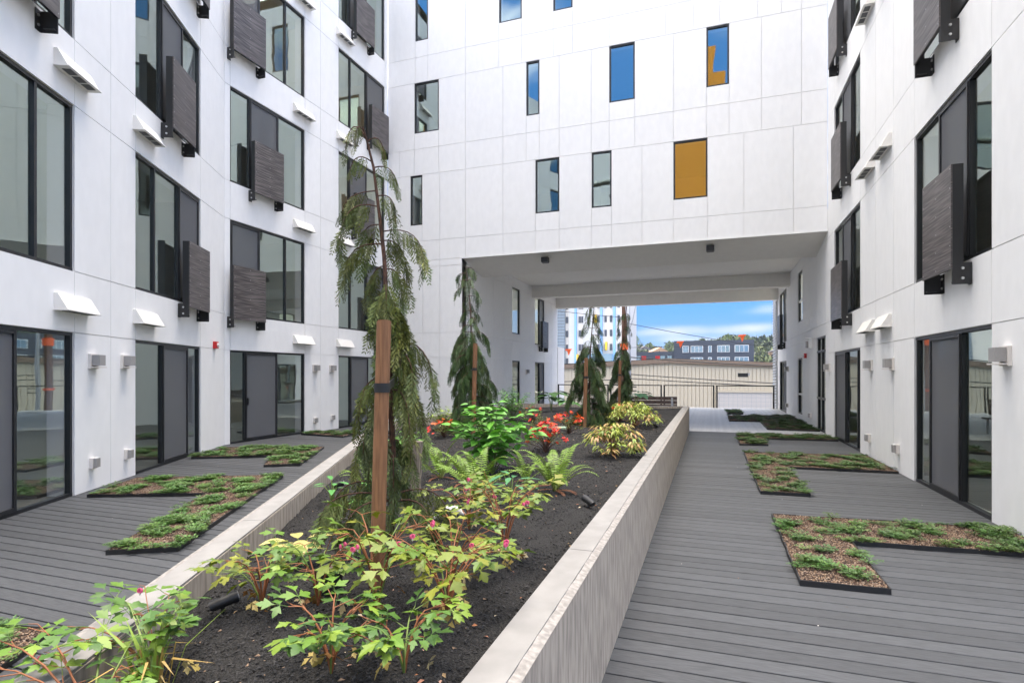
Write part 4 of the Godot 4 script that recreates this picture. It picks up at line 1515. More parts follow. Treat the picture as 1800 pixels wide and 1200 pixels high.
func trunk(t: Node3D, pts: Array, r0: float, r1: float) -> void:
	var mb := MB.new()
	var rad := []
	for i in pts.size():
		rad.append(lerpf(r0, r1, float(i) / (pts.size() - 1)))
	mb.tube(pts, rad, 8)
	obj("trunk", mb, M.bark, t)


func along(pts: Array, y: float) -> Vector3:
	for i in pts.size() - 1:
		if y <= pts[i + 1].y:
			return pts[i].lerp(pts[i + 1], clampf((y - pts[i].y) / maxf(pts[i + 1].y - pts[i].y, 0.001), 0, 1))
	return pts[-1]


func stake(at: Vector3, top: float, radius: float, label: String, strap: float, tie: Vector3, grey := false) -> void:
	var t := thing("tree_stake", label, "tree stake", "wooden stakes that hold up the young cypresses", Transform3D(Basis(), at))
	var mb := MB.new()
	var lean := Vector3(0.03, 0, -0.02)
	mb.tube([Vector3(0, -0.1, 0), lean * 0.5 + UP * (top - at.y) * 0.5, lean + UP * (top - at.y - 0.008), lean + UP * (top - at.y)], [radius, radius, radius, radius - 0.006], 14)
	obj("post", mb, M.stake_grey if grey else M.stake, t)
	if strap > 0:
		var st := MB.new()
		var y := strap - at.y
		var c := lean * (y / (top - at.y))
		st.tube([c + UP * (y - 0.022), c + UP * (y + 0.022)], [radius + 0.004, radius + 0.004], 16, false)
		var d := tie - at
		d.y = y
		for s: float in [-1.0, 1.0]:
			var off := (d - c).cross(UP).normalized() * 0.025 * s
			var a := c + UP * y + off
			var e := d + UP * 0.03 + off
			st.box(Transform3D(Basis.looking_at((e - a).normalized(), UP), (a + e) / 2), Vector3(0.005, 0.042, (e - a).length()))
		st.tube([d + UP * 0.01, d + UP * 0.05], [0.032, 0.032], 12, false)
		obj("tie_strap", st, M.black, t)


func big_cypress() -> void:
	var base := on_soil(-1.665, -2.72)
	var rv := Vector3(0.943, 0, -0.333)
	var fv := Vector3(-0.333, 0, -0.943)
	var t := thing("weeping_cypress", "tall olive weeping cypress nearest the camera, bent tip above the white wall", "tree", "weeping cypress trees in the planter", Transform3D(Basis(), base))
	var y0 := base.y
	var xs := [0.0, 0.006, -0.009, -0.015, -0.033, -0.065, -0.1, -0.133, -0.15]
	var hs := [0.6, 1.227, 1.67, 1.937, 2.29, 2.53, 2.79, 2.93, 3.0]
	var pts := []
	for i in xs.size():
		pts.append(rv * xs[i] + fv * 0.02 * sin(i * 1.3) + UP * (hs[i] - y0))
	trunk(t, pts, 0.019, 0.004)
	var r := RandomNumberGenerator.new()
	r.seed = 21
	var olive := Color(0.125, 0.165, 0.03)
	var deep := Color(0.085, 0.125, 0.032)
	# [height, sideways (-1 left, 1 right), depth, reach, rise, drop, dense, length]
	var up := [
		[2.95, -1, 0.2, 0.14, 0.10, 0.22, 42, 0.09], [2.93, 1, 0.1, 0.12, 0.04, 0.2, 55, 0.1], [2.97, -1, -0.5, 0.07, 0.05, 0.16, 50, 0.09],
		[2.82, -1, 0.1, 0.15, 0.05, 0.14, 60, 0.11], [2.79, 1, 0.0, 0.16, 0.02, 0.22, 60, 0.11],
		[2.66, -1, 0.2, 0.24, 0.0, 0.22, 70, 0.13], [2.63, 1, -0.2, 0.15, 0.01, 0.28, 75, 0.13],
		[2.57, -1, -0.1, 0.26, 0.03, 0.42, 75, 0.15], [2.47, -1, 0.3, 0.18, 0.01, 0.22, 75, 0.14],
		[2.43, 1, 0.1, 0.29, 0.03, 0.3, 85, 0.15], [2.38, 1, 0.5, 0.19, 0.02, 0.4, 75, 0.15], [2.36, -1, 0.0, 0.26, 0.01, 0.32, 85, 0.16],
		[2.24, -1, 0.4, 0.12, 0.0, 0.32, 85, 0.15], [2.22, 1, 0.1, 0.12, 0.02, 0.34, 85, 0.15], [2.14, 0.2, -1, 0.1, 0.02, 0.4, 85, 0.15],
		[2.1, -1, 0.1, 0.09, 0.0, 0.4, 90, 0.16], [2.05, 1, -0.4, 0.1, 0.02, 0.4, 90, 0.16]]
	for e in up:
		cypress_branch(t, along(pts, e[0] - y0), (rv * e[1] + fv * e[2]).normalized(), e[3] * 0.8, e[4], e[5], e[6] * 1.5, e[7], olive, r, 0.004)
	# the dense hanging skirt
	var skirt := [
		[2.0, 1, 0.2, 0.13, 0.03, 0.62, 0], [1.97, 1, -0.5, 0.1, 0.03, 0.6, 0], [1.95, -1, 0.6, 0.08, 0.03, 0.5, 1], [1.9, 0.3, 1, 0.1, 0.03, 0.55, 1], [1.86, -0.6, -0.8, 0.08, 0.02, 0.45, 0],
		[1.82, 1, 0.2, 0.25, 0.03, 0.5, 0], [1.78, 1, -0.3, 0.17, 0.03, 0.62, 0], [1.7, 0.6, 1, 0.14, 0.02, 0.6, 1], [1.6, 1, 0.0, 0.19, 0.02, 0.62, 0], [1.56, 0.8, -0.7, 0.2, 0.02, 0.66, 0],
		[1.62, -1, 0.1, 0.17, 0.03, 0.4, 0], [1.58, -1, 0.4, 0.13, 0.03, 0.45, 0], [1.5, -1, -0.5, 0.15, 0.02, 0.5, 1],
		[1.32, -1, 0.2, 0.23, 0.03, 0.3, 0], [1.3, -1, -0.2, 0.13, 0.02, 0.42, 1], [1.28, 0.2, 0.6, 0.12, 0.02, 0.46, 1], [1.2, 0.3, -1, 0.1, 0.02, 0.45, 1], [1.1, 0.5, 0.8, 0.12, 0.02, 0.4, 1],
		[1.02, -1, 0.3, 0.34, 0.06, 0.24, 0], [0.98, -1, -0.3, 0.38, 0.05, 0.22, 0], [0.95, -0.7, -0.9, 0.3, 0.04, 0.26, 1], [0.98, 1, 0.1, 0.3, 0.06, 0.2, 0], [0.94, 1, -0.4, 0.26, 0.05, 0.24, 1], [0.9, -1, 0.0, 0.24, 0.03, 0.25, 1]]
	for e in skirt:
		cypress_branch(t, along(pts, e[0] - y0), (rv * e[1] + fv * e[2]).normalized(), e[3], e[4], e[5], 95, 0.17, deep if e[6] else olive, r)
	stake(on_soil(-1.5, -2.32), 1.905, 0.034, "thick brown round tree stake nearest the camera, beside the tallest cypress", 1.585, base + rv * 0.0 + UP * 0.9)
	stake(on_soil(-1.8, -3.2), 1.22, 0.034, "grey weathered stake mostly hidden behind the nearest cypress", 0, Vector3.ZERO, true)


func cypress(at: Vector3, label: String, h: float, w: float, tone: Color, sd: int, bend: float, bare: float, stake_top: float, stake_label: String, stake_off: Vector3) -> void:
	var r := RandomNumberGenerator.new()
	r.seed = sd
	var t := thing("weeping_cypress", label, "tree", "weeping cypress trees in the planter", Transform3D(Basis(), at))
	var pts := []
	for i in 8:
		var f := i / 7.0
		pts.append(Vector3(bend * pow(f, 3), h * f * (1.0 - 0.03 * f), bend * 0.3 * f * f + 0.015 * sin(i * 2.0)))
	trunk(t, pts, 0.026, 0.006)
	var y := 0.12
	while y < h:
		var f := y / h
		var dens := 1.0 if f < bare else 0.45
		var cnt := 3 if f < bare else 2
		for k in cnt:
			var a := r.randf() * TAU
			var wid := w * 0.5 * (1.0 - 0.72 * f) if f < bare else w * 0.5 * r.randf_range(0.3, 0.62)
			var drop := r.randf_range(0.3, 0.6) if f < bare else r.randf_range(0.18, 0.4)
			drop = minf(drop, maxf(y - 0.05, 0.1))
			cypress_branch(t, along(pts, y), Vector3(cos(a), 0, sin(a)), wid * r.randf_range(0.7, 1.1), 0.03, drop, 85.0 * dens + 14, 0.2 if f < bare else 0.15, tone, r)
		y += 0.1 if f < bare else 0.13
	if stake_top > 0:
		stake(at + stake_off, stake_top, 0.036, stake_label, at.y + (stake_top - at.y) * 0.72, at)


func garden() -> void:
	shared.sprays = [spray_shape(1), spray_shape(2), spray_shape(3)]
	big_cypress()
	var green := Color(0.07, 0.135, 0.034)
	cypress(on_soil(-3.85, -8.9), "narrow green weeping cypress in front of the left edge of the passage", 2.92, 1.0, green, 5, -0.14, 0.62, 2.15, "brown stake in front of the cypress at the left edge of the passage", Vector3(0.16, -0.02, 0.35))
	cypress(on_soil(-2.25, -10.9), "middle weeping cypress with a bushy base and thin bare tip, seen against the passage", 2.35, 1.0, green * 0.85, 6, 0.1, 0.66, 1.95, "brown stake before the bushy middle cypress in the passage view", Vector3(0.0, 0, 0.45))
	cypress(on_soil(-2.3, -15.2), "farthest slim dark weeping cypress left of the wooden power pole", 2.65, 0.8, green * 0.75, 7, 0.15, 0.62, 2.0, "thin brown stake before the farthest cypress", Vector3(0.02, 0, 0.4))
	# leafy shrubs
	leafy_shrub(on_soil(-2.08, -5.3), "big bright green leafy shrub in the middle of the planter", 1.02, 0.84, 304, 0.135, Color(0.13, 0.38, 0.04), 11, true)
	leafy_shrub(on_soil(-4.1, -11.6), "green leafy shrub right of the cypress at the left edge of the passage", 1.05, 0.8, 520, 0.085, Color(0.13, 0.33, 0.05), 12, false)
	leafy_shrub(on_soil(-4.75, -9.6), "yellow green shrub behind the tallest cypress by the left planter wall", 0.7, 0.5, 320, 0.07, Color(0.28, 0.4, 0.05), 13, false)
	azalea(on_soil(-1.98, -6.9), "azalea thick with red orange blooms right of the bright green shrub", 0.52, 0.36, 80, 1, 0.034)
	azalea(on_soil(-2.2, -9.0), "second azalea with red blooms, in front of the bushy middle cypress", 0.62, 0.34, 46, 2, 0.036)
	azalea(on_soil(-2.75, -9.2), "sparse yellowish azalea with few blooms left of the second azalea", 0.55, 0.32, 6, 6, 0.04)
	azalea(on_soil(-4.0, -8.1), "low azalea with orange blooms between the tallest cypress and the green shrub", 0.5, 0.28, 30, 3, 0.034)
	azalea(on_soil(-1.75, -11.4), "azalea with a few orange blooms among the farther nandina", 0.5, 0.36, 12, 4, 0.04)
	nandina(on_soil(-1.1, -6.75), "nearer yellow green nandina with salmon tips by the right planter wall", 0.72, 0.44, 34, 31)
	nandina(on_soil(-1.35, -10.6), "farther nandina of yellow green leaves by the right planter wall", 1.05, 0.52, 40, 32)
	nandina(on_soil(-1.9, -11.9), "smaller nandina behind the farther one, beside the bushy cypress", 0.7, 0.45, 20, 33)
	fern(on_soil(-1.22, -4.55), "sword fern standing alone by the right planter wall", 17, 0.44, 41)
	fern(on_soil(-1.72, -4.05), "dark sword fern in front of the bright green shrub", 15, 0.46, 42)
	fern(on_soil(-2.45, -4.9), "sword fern behind the thick brown stake, left of the bright green shrub", 12, 0.45, 43)
	fern(on_soil(-2.05, -4.55), "sword fern between the grey stake and the dark fern", 10, 0.36, 45)
	fern(on_soil(-1.55, -4.75), "small sword fern at the foot of the bright green shrub", 9, 0.3, 46)
	broad_leaf_plant("hellebore_plant", on_soil(-2.2, -3.3), "green hellebore half hidden behind the nearest cypress foliage", "plant", 8, 0.15, 0.22, Color(0.12, 0.34, 0.06), LANCE, 67)
	fern(on_soil(-2.75, -4.2), "pale sword fern left of the thick brown stake by the left planter wall", 11, 0.4, 44)
	# bleeding hearts
	bleeding_heart(on_soil(-1.3, -2.02), "yellow leaved bleeding heart in front of the thick brown stake", 8, 0.4, 0.3, "yellow", 2, 51)
	bleeding_heart(on_soil(-1.02, -2.1), "broad yellow green bleeding heart with red stems, middle of the near planter", 10, 0.38, 0.3, "yellow", 3, 52)
	bleeding_heart(on_soil(-1.03, -2.8), "bleeding heart with pink hearts nearest the right planter wall", 7, 0.42, 0.22, "yellow", 4, 53, Vector3(0.05, 0, 0))
	bleeding_heart(on_soil(-0.93, -1.6), "low bright green bleeding heart at the bottom edge near the right planter wall", 6, 0.2, 0.17, "green", 0, 54, Vector3.ZERO, 0.11)
	bleeding_heart(on_soil(-1.15, -1.52), "green bleeding heart with withered stems at the bottom edge, middle of the planter", 6, 0.24, 0.16, "green", 0, 55, Vector3.ZERO, 0.11)
	bleeding_heart(on_soil(-1.86, -1.98), "yellowing bleeding heart beside the black spotlight by the left planter wall", 8, 0.26, 0.19, "yellow", 0, 56, Vector3(-0.04, 0, 0), 0.1)
	bleeding_heart(on_soil(-1.8, -1.42), "green bleeding heart leaning over the left planter wall at the bottom left", 7, 0.3, 0.22, "green", 1, 57, Vector3(-0.12, 0, -0.02), 0.125)
	bleeding_heart(on_soil(-1.72, -1.15), "bleeding heart sprawling over the wall top in the bottom left corner", 7, 0.24, 0.3, "green", 1, 58, Vector3(-0.2, 0.02, -0.05), 0.125)
	bleeding_heart(on_soil(-1.15, -2.42), "small pale bleeding heart between the stake and the right planter wall", 6, 0.34, 0.22, "yellow", 1, 59)
	bleeding_heart(on_soil(-1.62, -2.05), "mid green bleeding heart just left of the thick brown stake", 7, 0.3, 0.22, "green", 1, 60, Vector3.ZERO, 0.11)
	bleeding_heart(on_soil(-1.45, -3.3), "loose bleeding heart right of the grey stake with drooping flowers", 7, 0.32, 0.24, "yellow", 2, 69)
	leafy_shrub(on_soil(-3.4, -5.9), "low green leafy shrub left of the bright green one by the wall", 0.6, 0.4, 260, 0.08, Color(0.12, 0.28, 0.04), 14, false)
	leafy_shrub(on_soil(-2.9, -7.3), "small pale green shrub between the bright green shrub and the low azalea", 0.55, 0.4, 260, 0.07, Color(0.2, 0.34, 0.05), 15, false)
	azalea(on_soil(-3.3, -10.6), "yellowish azalea without many blooms left of the valve box lid", 0.6, 0.36, 8, 7, 0.036)
	broad_leaf_plant("hellebore_plant", on_soil(-2.9, -3.85), "small bright green hellebore beside the left planter wall", "plant", 7, 0.16, 0.22, Color(0.1, 0.34, 0.07), LANCE, 61)
	broad_leaf_plant("hellebore_plant", on_soil(-1.38, -3.9), "blue green hellebore with broad leaves in front of the lone fern", "plant", 8, 0.17, 0.26, Color(0.07, 0.26, 0.09), LANCE, 62)
	broad_leaf_plant("variegated_plant", on_soil(-2.1, -2.5), "pale yellow leaved plant left of the thick brown stake", "plant", 9, 0.13, 0.16, Color(0.55, 0.5, 0.16), OVATE, 63)
	broad_leaf_plant("hosta_plant", on_soil(-4.1, -14.8), "large leaved plant with white flowers near the far left end of the planter", "plant", 14, 0.42, 0.55, Color(0.07, 0.18, 0.05), OVATE, 64, 5)
	broad_leaf_plant("hosta_plant", on_soil(-2.05, -16.6), "blue green large leaved plant in front of the brown bench", "plant", 13, 0.42, 0.5, Color(0.035, 0.12, 0.06), OVATE, 65)
	broad_leaf_plant("hosta_plant", on_soil(-3.3, -13.4), "low large leaved plant left of the bushy middle cypress", "plant", 12, 0.3, 0.4, Color(0.08, 0.22, 0.05), OVATE, 66)
	grass_clump(on_soil(-1.68, -1.32), "clump of green and straw grass blades at the bottom left of the planter", 46, 0.3, 71)
	# spotlights
	var spots := [[-2.03, -1.93, 0.9, "by the left planter wall beside the yellowing plant"], [-0.86, -4.15, 2.4, "by the right planter wall below the lone fern"], [-3.3, -4.45, 0.5, "far along the left planter wall"], [-0.9, -7.1, 2.6, "by the right planter wall below the nearer nandina"], [-0.95, -10.5, 2.6, "by the right planter wall below the farther nandina"]]
	for s in spots:
		spotlight(on_soil(s[0], s[1]), s[2], "black landscape spotlight %s" % s[3])
	for e in [[-1.66, -2.2, "black round cap of an upright light left of the thick brown stake"], [-1.55, -3.05, "black round cap of an upright light behind the broad yellow bleeding heart"]]:
		var up := thing("well_light", e[2], "garden light", "upright black garden lights", Transform3D(Basis(), on_soil(e[0], e[1])))
		var um := MB.new()
		um.tube([Vector3(0, -0.05, 0), Vector3(0, 0.1, 0), Vector3(0, 0.105, 0), Vector3(0, 0.125, 0)], [0.045, 0.05, 0.062, 0.06], 16)
		obj("body", um, M.black, up)
		var ur := MB.new()
		ur.tube([Vector3(0, 0.122, 0), Vector3(0, 0.128, 0)], [0.045, 0.043], 16)
		obj("lens", ur, M.dark, up)
	var lid := thing("valve_box_lid", "pale green valve box lid set in the soil before the bushy cypress", "valve box lid", "", Transform3D(Basis(UP, 0.3), on_soil(-2.6, -9.7)))
	inst("lid", box_mesh(Vector3(0.4, 0.06, 0.28)), M.lid, lid, Transform3D(Basis(), Vector3(0, 0.04, 0)))
	inst("rim", box_mesh(Vector3(0.46, 0.04, 0.34)), M.dark, lid, Transform3D(Basis(), Vector3(0, 0.025, 0)))
	var st := MB.new()
	st.tube([Vector3(-0.08, 0, 0), Vector3(-0.05, 0.02, 0), Vector3(0.04, 0.025, 0), Vector3(0.08, 0, 0)], [0.01, 0.03, 0.035, 0.01], 7)
	var so := obj("stone", st, M.stone, self, Transform3D(Basis(), on_soil(-1.7, -3.6) + UP * 0.01))
	tag(so, "pale stone lying on the soil in front of the dark sword fern", "stone")


func spotlight(at: Vector3, ang: float, label: String) -> void:
	var t := thing("spotlight", label, "spotlight", "black landscape spotlights in the planter", Transform3D(Basis(UP, ang).scaled(Vector3.ONE * 0.72), at))
	var mb := MB.new()
	mb.tube([Vector3(-0.07, 0.05, 0), Vector3(-0.06, 0.055, 0), Vector3(0.06, 0.085, 0), Vector3(0.085, 0.09, 0)], [0.025, 0.034, 0.036, 0.037], 12)
	obj("body", mb, M.black, t)
	var ln := MB.new()
	ln.tube([Vector3(0.083, 0.09, 0), Vector3(0.09, 0.092, 0)], [0.03, 0.03], 12)
	obj("lens", ln, M.outlet, t)
	var sp := MB.new()
	sp.tube([Vector3(0, -0.05, 0), Vector3(0, 0.06, 0)], [0.008, 0.014], 8)
	obj("spike", sp, M.black, t)


# ---------------------------------------------------------------- street and distance
func cable(pts: Array, radius: float, label: String) -> void:
	var mb := MB.new()
	var rad := []
	for p in pts:
		rad.append(radius)
	mb.tube(pts, rad, 5)
	tag(obj("power_cable", mb, M.cable, self), label, "cable", "overhead cables along the street")


func sag(a: Vector3, b: Vector3, s: float) -> Array:
	var r := []
	for i in 13:
		var f := i / 12.0
		r.append(a.lerp(b, f) - UP * s * 4.0 * f * (1.0 - f))
	return r


func street() -> void:
	var g := MB.new()
	g.bx(Vector3(0, -1.55, -480), Vector3(1600, 0.2, 1900))
	var go := obj("ground", g, M.asphalt, self)
	structure(go)
	go.set_meta("label", "asphalt street and ground beyond the court")
	var rd := MB.new()
	rd.bx(Vector3(0, -1.4, -32.3), Vector3(80, 0.12, 2.4))
	var sw := obj("pavement", rd, M.paver, self)
	structure(sw)
	sw.set_meta("label", "pale pavement along the street below the railing")
	# railing at the far end of the passage
	var rl := thing("railing", "dark steel railing across the far end of the passage", "railing", "", Transform3D(Basis(), Vector3(0, 0, -29.45)))
	for e in [[-7.75, -5.1], [-4.95, -2.42], [-2.27, 0.07], [0.22, 2.75]]:
		var mb := MB.new()
		mb.bx(Vector3((e[0] + e[1]) / 2, 1.08, 0), Vector3(e[1] - e[0] + 0.08, 0.05, 0.05))
		for x in [e[0], e[1]]:
			mb.bx(Vector3(x, 0.527, 0), Vector3(0.07, 1.056, 0.05))
		obj("railing_frame", mb, M.black, rl)
		var wires := MB.new()
		for k in 9:
			wires.bx(Vector3((e[0] + e[1]) / 2, 0.12 + k * 0.105, 0), Vector3(e[1] - e[0] - 0.07, 0.004, 0.004))
		stuff(obj("wire_infill", wires, M.galv, rl))
	# bench behind the planter
	var be := thing("bench", "brown wooden bench with backrest behind the far end of the planter", "bench", "", Transform3D(Basis(), Vector3(-2.05, 0, -19.0)))
	for k in 3:
		inst("back_slat", box_mesh(Vector3(2.0, 0.11, 0.05)), M.bench, be, Transform3D(Basis(), Vector3(0, 0.62 + k * 0.125, 0.25)))
		inst("seat_slat", box_mesh(Vector3(2.0, 0.04, 0.13)), M.bench, be, Transform3D(Basis(), Vector3(0, 0.45, -0.2 + k * 0.15)))
	for x in [-0.85, 0.85]:
		inst("leg", box_mesh(Vector3(0.06, 0.9, 0.06)), M.galv, be, Transform3D(Basis(), Vector3(x, 0.45, 0.3)))
		inst("leg", box_mesh(Vector3(0.06, 0.43, 0.06)), M.galv, be, Transform3D(Basis(), Vector3(x, 0.215, -0.22)))
	# tan warehouse
	var wh := thing("warehouse", "long tan metal sided warehouse with brown gutter across the street", "building", "", Transform3D(Basis(), Vector3(0, 0, -48)))
	var body := MB.new()
	var roofy := func(x: float) -> float:
		return 2.72 - 0.05 * maxf(absf(x + 3.25) - 0.6, 0.0)
	var xs := [-34.0, -12.3, -3.25, 4.5, 16.0]
	for i in xs.size() - 1:
		var x0: float = xs[i]
		var x1: float = xs[i + 1]
		var y0: float = roofy.call(x0)
		var y1: float = roofy.call(x1)
		body.quad(Vector3(x0, -1.5, 0), Vector3(x1, -1.5, 0), Vector3(x1, y1, 0), Vector3(x0, y0, 0))
	body.quad(Vector3(16, -1.5, 0), Vector3(16, -1.5, -24), Vector3(16, roofy.call(16.0), -24), Vector3(16, roofy.call(16.0), 0))
	obj("siding_wall", body, M.tan, wh)
	var ribs := MB.new()
	var x := -33.8
	while x < 15.9:
		var top: float = roofy.call(x)
		if x < 0.3 or x > 4.5:
			ribs.bx(Vector3(x, (top - 1.5) / 2, 0.035), Vector3(0.25, top + 1.45, 0.06))
		else:
			ribs.bx(Vector3(x, (top + 0.34) / 2, 0.035), Vector3(0.25, top - 0.38, 0.06))
		x += 0.3
	stuff(obj("siding_rib", ribs, M.tan, wh))
	var gut := MB.new()
	var roof := MB.new()
	for i in xs.size() - 1:
		var x0: float = xs[i]
		var x1: float = xs[i + 1]
		var a := Vector3(x0, roofy.call(x0), 0)
		var e := Vector3(x1, roofy.call(x1), 0)
		var ang := atan2(e.y - a.y, x1 - x0)
		gut.box(Transform3D(Basis(Vector3.BACK, ang), (a + e) / 2 + Vector3(0, 0.0, 0.15)), Vector3(a.distance_to(e) + 0.02, 0.34, 0.22))
		roof.quad(a + Vector3(0, 0.2, 0.2), e + Vector3(0, 0.2, 0.2), e + Vector3(0, 0.35, -24), a + Vector3(0, 0.35, -24))
	obj("gutter", gut, M.tan_trim, wh)
	obj("roof", roof, M.roof_white, wh)
	var gd := part("garage_door", wh)
	inst("door_leaf", box_mesh(Vector3(4.0, 1.75, 0.06)), M.garage, gd, Transform3D(Basis(), Vector3(2.4, -0.68, 0.06)))
	var grid := MB.new()
	for k in 12:
		grid.bx(Vector3(0.55 + k * 0.335, -0.68, 0.093), Vector3(0.02, 1.7, 0.008))
	for k in 6:
		grid.bx(Vector3(2.4, -1.4 + k * 0.3, 0.0935), Vector3(3.95, 0.02, 0.008))
	obj("grid_joint", grid, M.pale_siding, gd)
	var fr := MB.new()
	fr.bx(Vector3(2.4, 0.27, 0.09), Vector3(4.3, 0.14, 0.12))
	for s in [0.33, 4.47]:
		fr.bx(Vector3(s, -0.65, 0.09), Vector3(0.13, 1.7, 0.12))
	obj("door_frame", fr, M.tan, gd)
	# poles, cables, covers
	var pole := thing("utility_pole", "brown wooden utility pole with orange covers beyond the railing", "utility pole", "", Transform3D(Basis(), Vector3(-5.52, -1.45, -38)))
	var pm := MB.new()
	pm.tube([Vector3.ZERO, Vector3(0.02, 5, 0), Vector3(0.03, 10.5, 0)], [0.2, 0.185, 0.16], 12)
	obj("post", pm, M.pole, pole)
	for y in [4.7, 2.1]:
		var ring := MB.new()
		ring.tube([Vector3(0.02, y, 0), Vector3(0.02, y + (0.42 if y > 4 else 0.15), 0)], [0.25, 0.28], 8)
		obj("orange_cover", ring, M.orange, pole)
	var mp := thing("metal_pole", "thin grey metal pole with a forked top beside the wooden pole", "pole", "", Transform3D(Basis(), Vector3(-5.1, -1.45, -37.6)))
	var mm := MB.new()
	mm.tube([Vector3.ZERO, Vector3(0, 3.6, 0), Vector3(0, 6.1, 0)], [0.11, 0.1, 0.06], 10)
	obj("post", mm, M.galv, mp)
	for s in [-0.28, 0.02, 0.4]:
		var ar := MB.new()
		ar.tube([Vector3(0, 6.0, 0), Vector3(s * 0.5, 6.6, 0), Vector3(s, 7.6, 0)], [0.03, 0.025, 0.02], 6)
		obj("arm", ar, M.galv, mp)
	for y in [2.0, 2.25]:
		inst("bracket", box_mesh(Vector3(0.5, 0.06, 0.1)), M.black, mp, Transform3D(Basis(), Vector3(0.2, y, 0)))
	cable(sag(Vector3(-5.5, 2.78, -37.9), Vector3(14, 1.7, -37.9), 0.15), 0.035, "upper black cable from the pole across the warehouse")
	cable(sag(Vector3(-5.0, 1.62, -37.5), Vector3(14, 0.7, -37.5), 0.12), 0.03, "middle black cable from the pole across the warehouse")
	cable(sag(Vector3(-5.0, 1.35, -37.5), Vector3(14, 0.55, -37.5), 0.1), 0.03, "lower black cable from the pole across the warehouse")
	cable(sag(Vector3(-5.5, 2.55, -38), Vector3(-25, 2.1, -37.9), 0.2), 0.03, "cable left of the pole before the warehouse wall")
	cable(sag(Vector3(-5.5, 1.3, -38), Vector3(-25, 1.1, -38.1), 0.2), 0.03, "low cable left of the pole before the warehouse wall")
	cable(sag(Vector3(-5.3, 5.0, -38), Vector3(25, 2.8, -60), 0.9), 0.02, "thin high cable sagging across the sky")
	cable(sag(Vector3(-5.5, 5.4, -38), Vector3(-24, 9.5, -40), 0.5), 0.02, "thin cable rising left in front of the white apartments")
	var bx := thing("cable_box", "black junction box hanging on the cable before the garage door", "junction box", "", Transform3D(Basis(), Vector3(1.78, 1.58, -37.6)))
	inst("housing", box_mesh(Vector3(0.58, 0.24, 0.2)), M.black, bx)
	inst("clamp", box_mesh(Vector3(0.1, 0.14, 0.06)), M.galv, bx, Transform3D(Basis(), Vector3(0.34, 0.05, 0)))
	for e in [[Vector3(-1.95, 3.6, -38.2), "orange warning flag hanging before the dark blue building's left end"], [Vector3(1.76, 3.95, -38.4), "orange warning flag above the roof of the dark blue building"], [Vector3(-9.3, 3.2, -38), "orange warning flag in front of the white apartments"]]:
		var fm := MB.new()
		fm.prism([Vector2(0.02, -0.38), Vector2(0.12, -0.2), Vector2(0.24, 0.18), Vector2(-0.14, 0.1)], Vector3(0, 0, -0.03), Vector3.RIGHT, UP, Vector3.BACK, 0.05)
		fm.prism([Vector2(-0.3, 0.05), Vector2(0.27, 0.12), Vector2(0.32, 0.24), Vector2(-0.26, 0.2)], Vector3(0, 0, 0.0), Vector3.RIGHT, UP, Vector3.BACK, 0.08)
		tag(obj("warning_flag", fm, M.orange, self, Transform3D(Basis(UP, 0.3).scaled(Vector3.ONE * 0.75), e[0])), e[1], "flag", "orange flags on the cables")
	var c2 := sag(Vector3(-5.5, 3.4, -38), Vector3(14, 4.6, -38.6), 0.35)
	cable(c2, 0.012, "thin cable carrying the orange flags")
	# dark blue building
	var db := thing("dark_building", "dark blue grey two storey building with pale windows beyond the warehouse", "building", "", Transform3D(Basis(), Vector3(0, 0, -95)))
	inst("wall", box_mesh(Vector3(11.9, 9.5, 12)), M.navy, db, Transform3D(Basis(), Vector3(0.15, 2.2, -6)))
	inst("low_wing", box_mesh(Vector3(14, 6.8, 10)), M.navy, db, Transform3D(Basis(), Vector3(-12.8, 1.9, -5.5)))
	for e in [[-4.5, -3.5], [-3.25, -1.35], [-0.6, -0.05], [0.75, 2.6], [3.3, 5.35]]:
		for y in [5.05, 3.2]:
			if y < 4 and e[0] < -4:
				continue
			var wn := part("window", db, Transform3D(Basis(), Vector3((e[0] + e[1]) / 2, y + 0.55, 0)))
			inst("frame", box_mesh(Vector3(e[1] - e[0], 1.1, 0.1)), M.trim, wn)
			var np := 3 if e[1] - e[0] > 1.5 else 1
			for k in np:
				var pw: float = (e[1] - e[0] - 0.1) / np
				inst("pane", box_mesh(Vector3(pw - 0.1, 0.95, 0.12)), M.far_glass, wn, Transform3D(Basis(), Vector3((k - (np - 1) / 2.0) * pw, 0, 0.01)))
	for e in [[-11.5, 0], [-10.6, 1], [-8.4, 1], [-7.6, 0], [-12.4, 1], [-6.5, 0]]:
		inst("window", box_mesh(Vector3(0.75, 0.8, 0.1)), M.far_glass if e[1] == 0 else M.red, db, Transform3D(Basis(), Vector3(e[0], 4.2, -0.5 + 0.01)))
	# white apartments
	var ap := thing("white_apartments", "tall white apartment block with blue and yellow strips beyond the warehouse", "building", "", Transform3D(Basis(), Vector3(0, 0, -70)))
	inst("wall", box_mesh(Vector3(30, 24, 14)), M.roof_white, ap, Transform3D(Basis(), Vector3(-25.4, 10.5, -7)))
	inst("grey_bay", box_mesh(Vector3(1.2, 23, 0.5)), M.grey_siding, ap, Transform3D(Basis(), Vector3(-18.1, 10.5, 0.25)))
	inst("grey_bay", box_mesh(Vector3(0.8, 23, 0.3)), M.pale_siding, ap, Transform3D(Basis(), Vector3(-16.6, 10.5, 0.15)))
	inst("grey_bay", box_mesh(Vector3(1.3, 23, 0.3)), M.pale_siding, ap, Transform3D(Basis(), Vector3(-14.5, 10.5, 0.15)))
	for sx in [-16.15, -12.9, -11.3]:
		inst("blue_strip", box_mesh(Vector3(0.26, 23, 0.4)), M.sky_blue, ap, Transform3D(Basis(), Vector3(sx, 10.5, 0.2)))
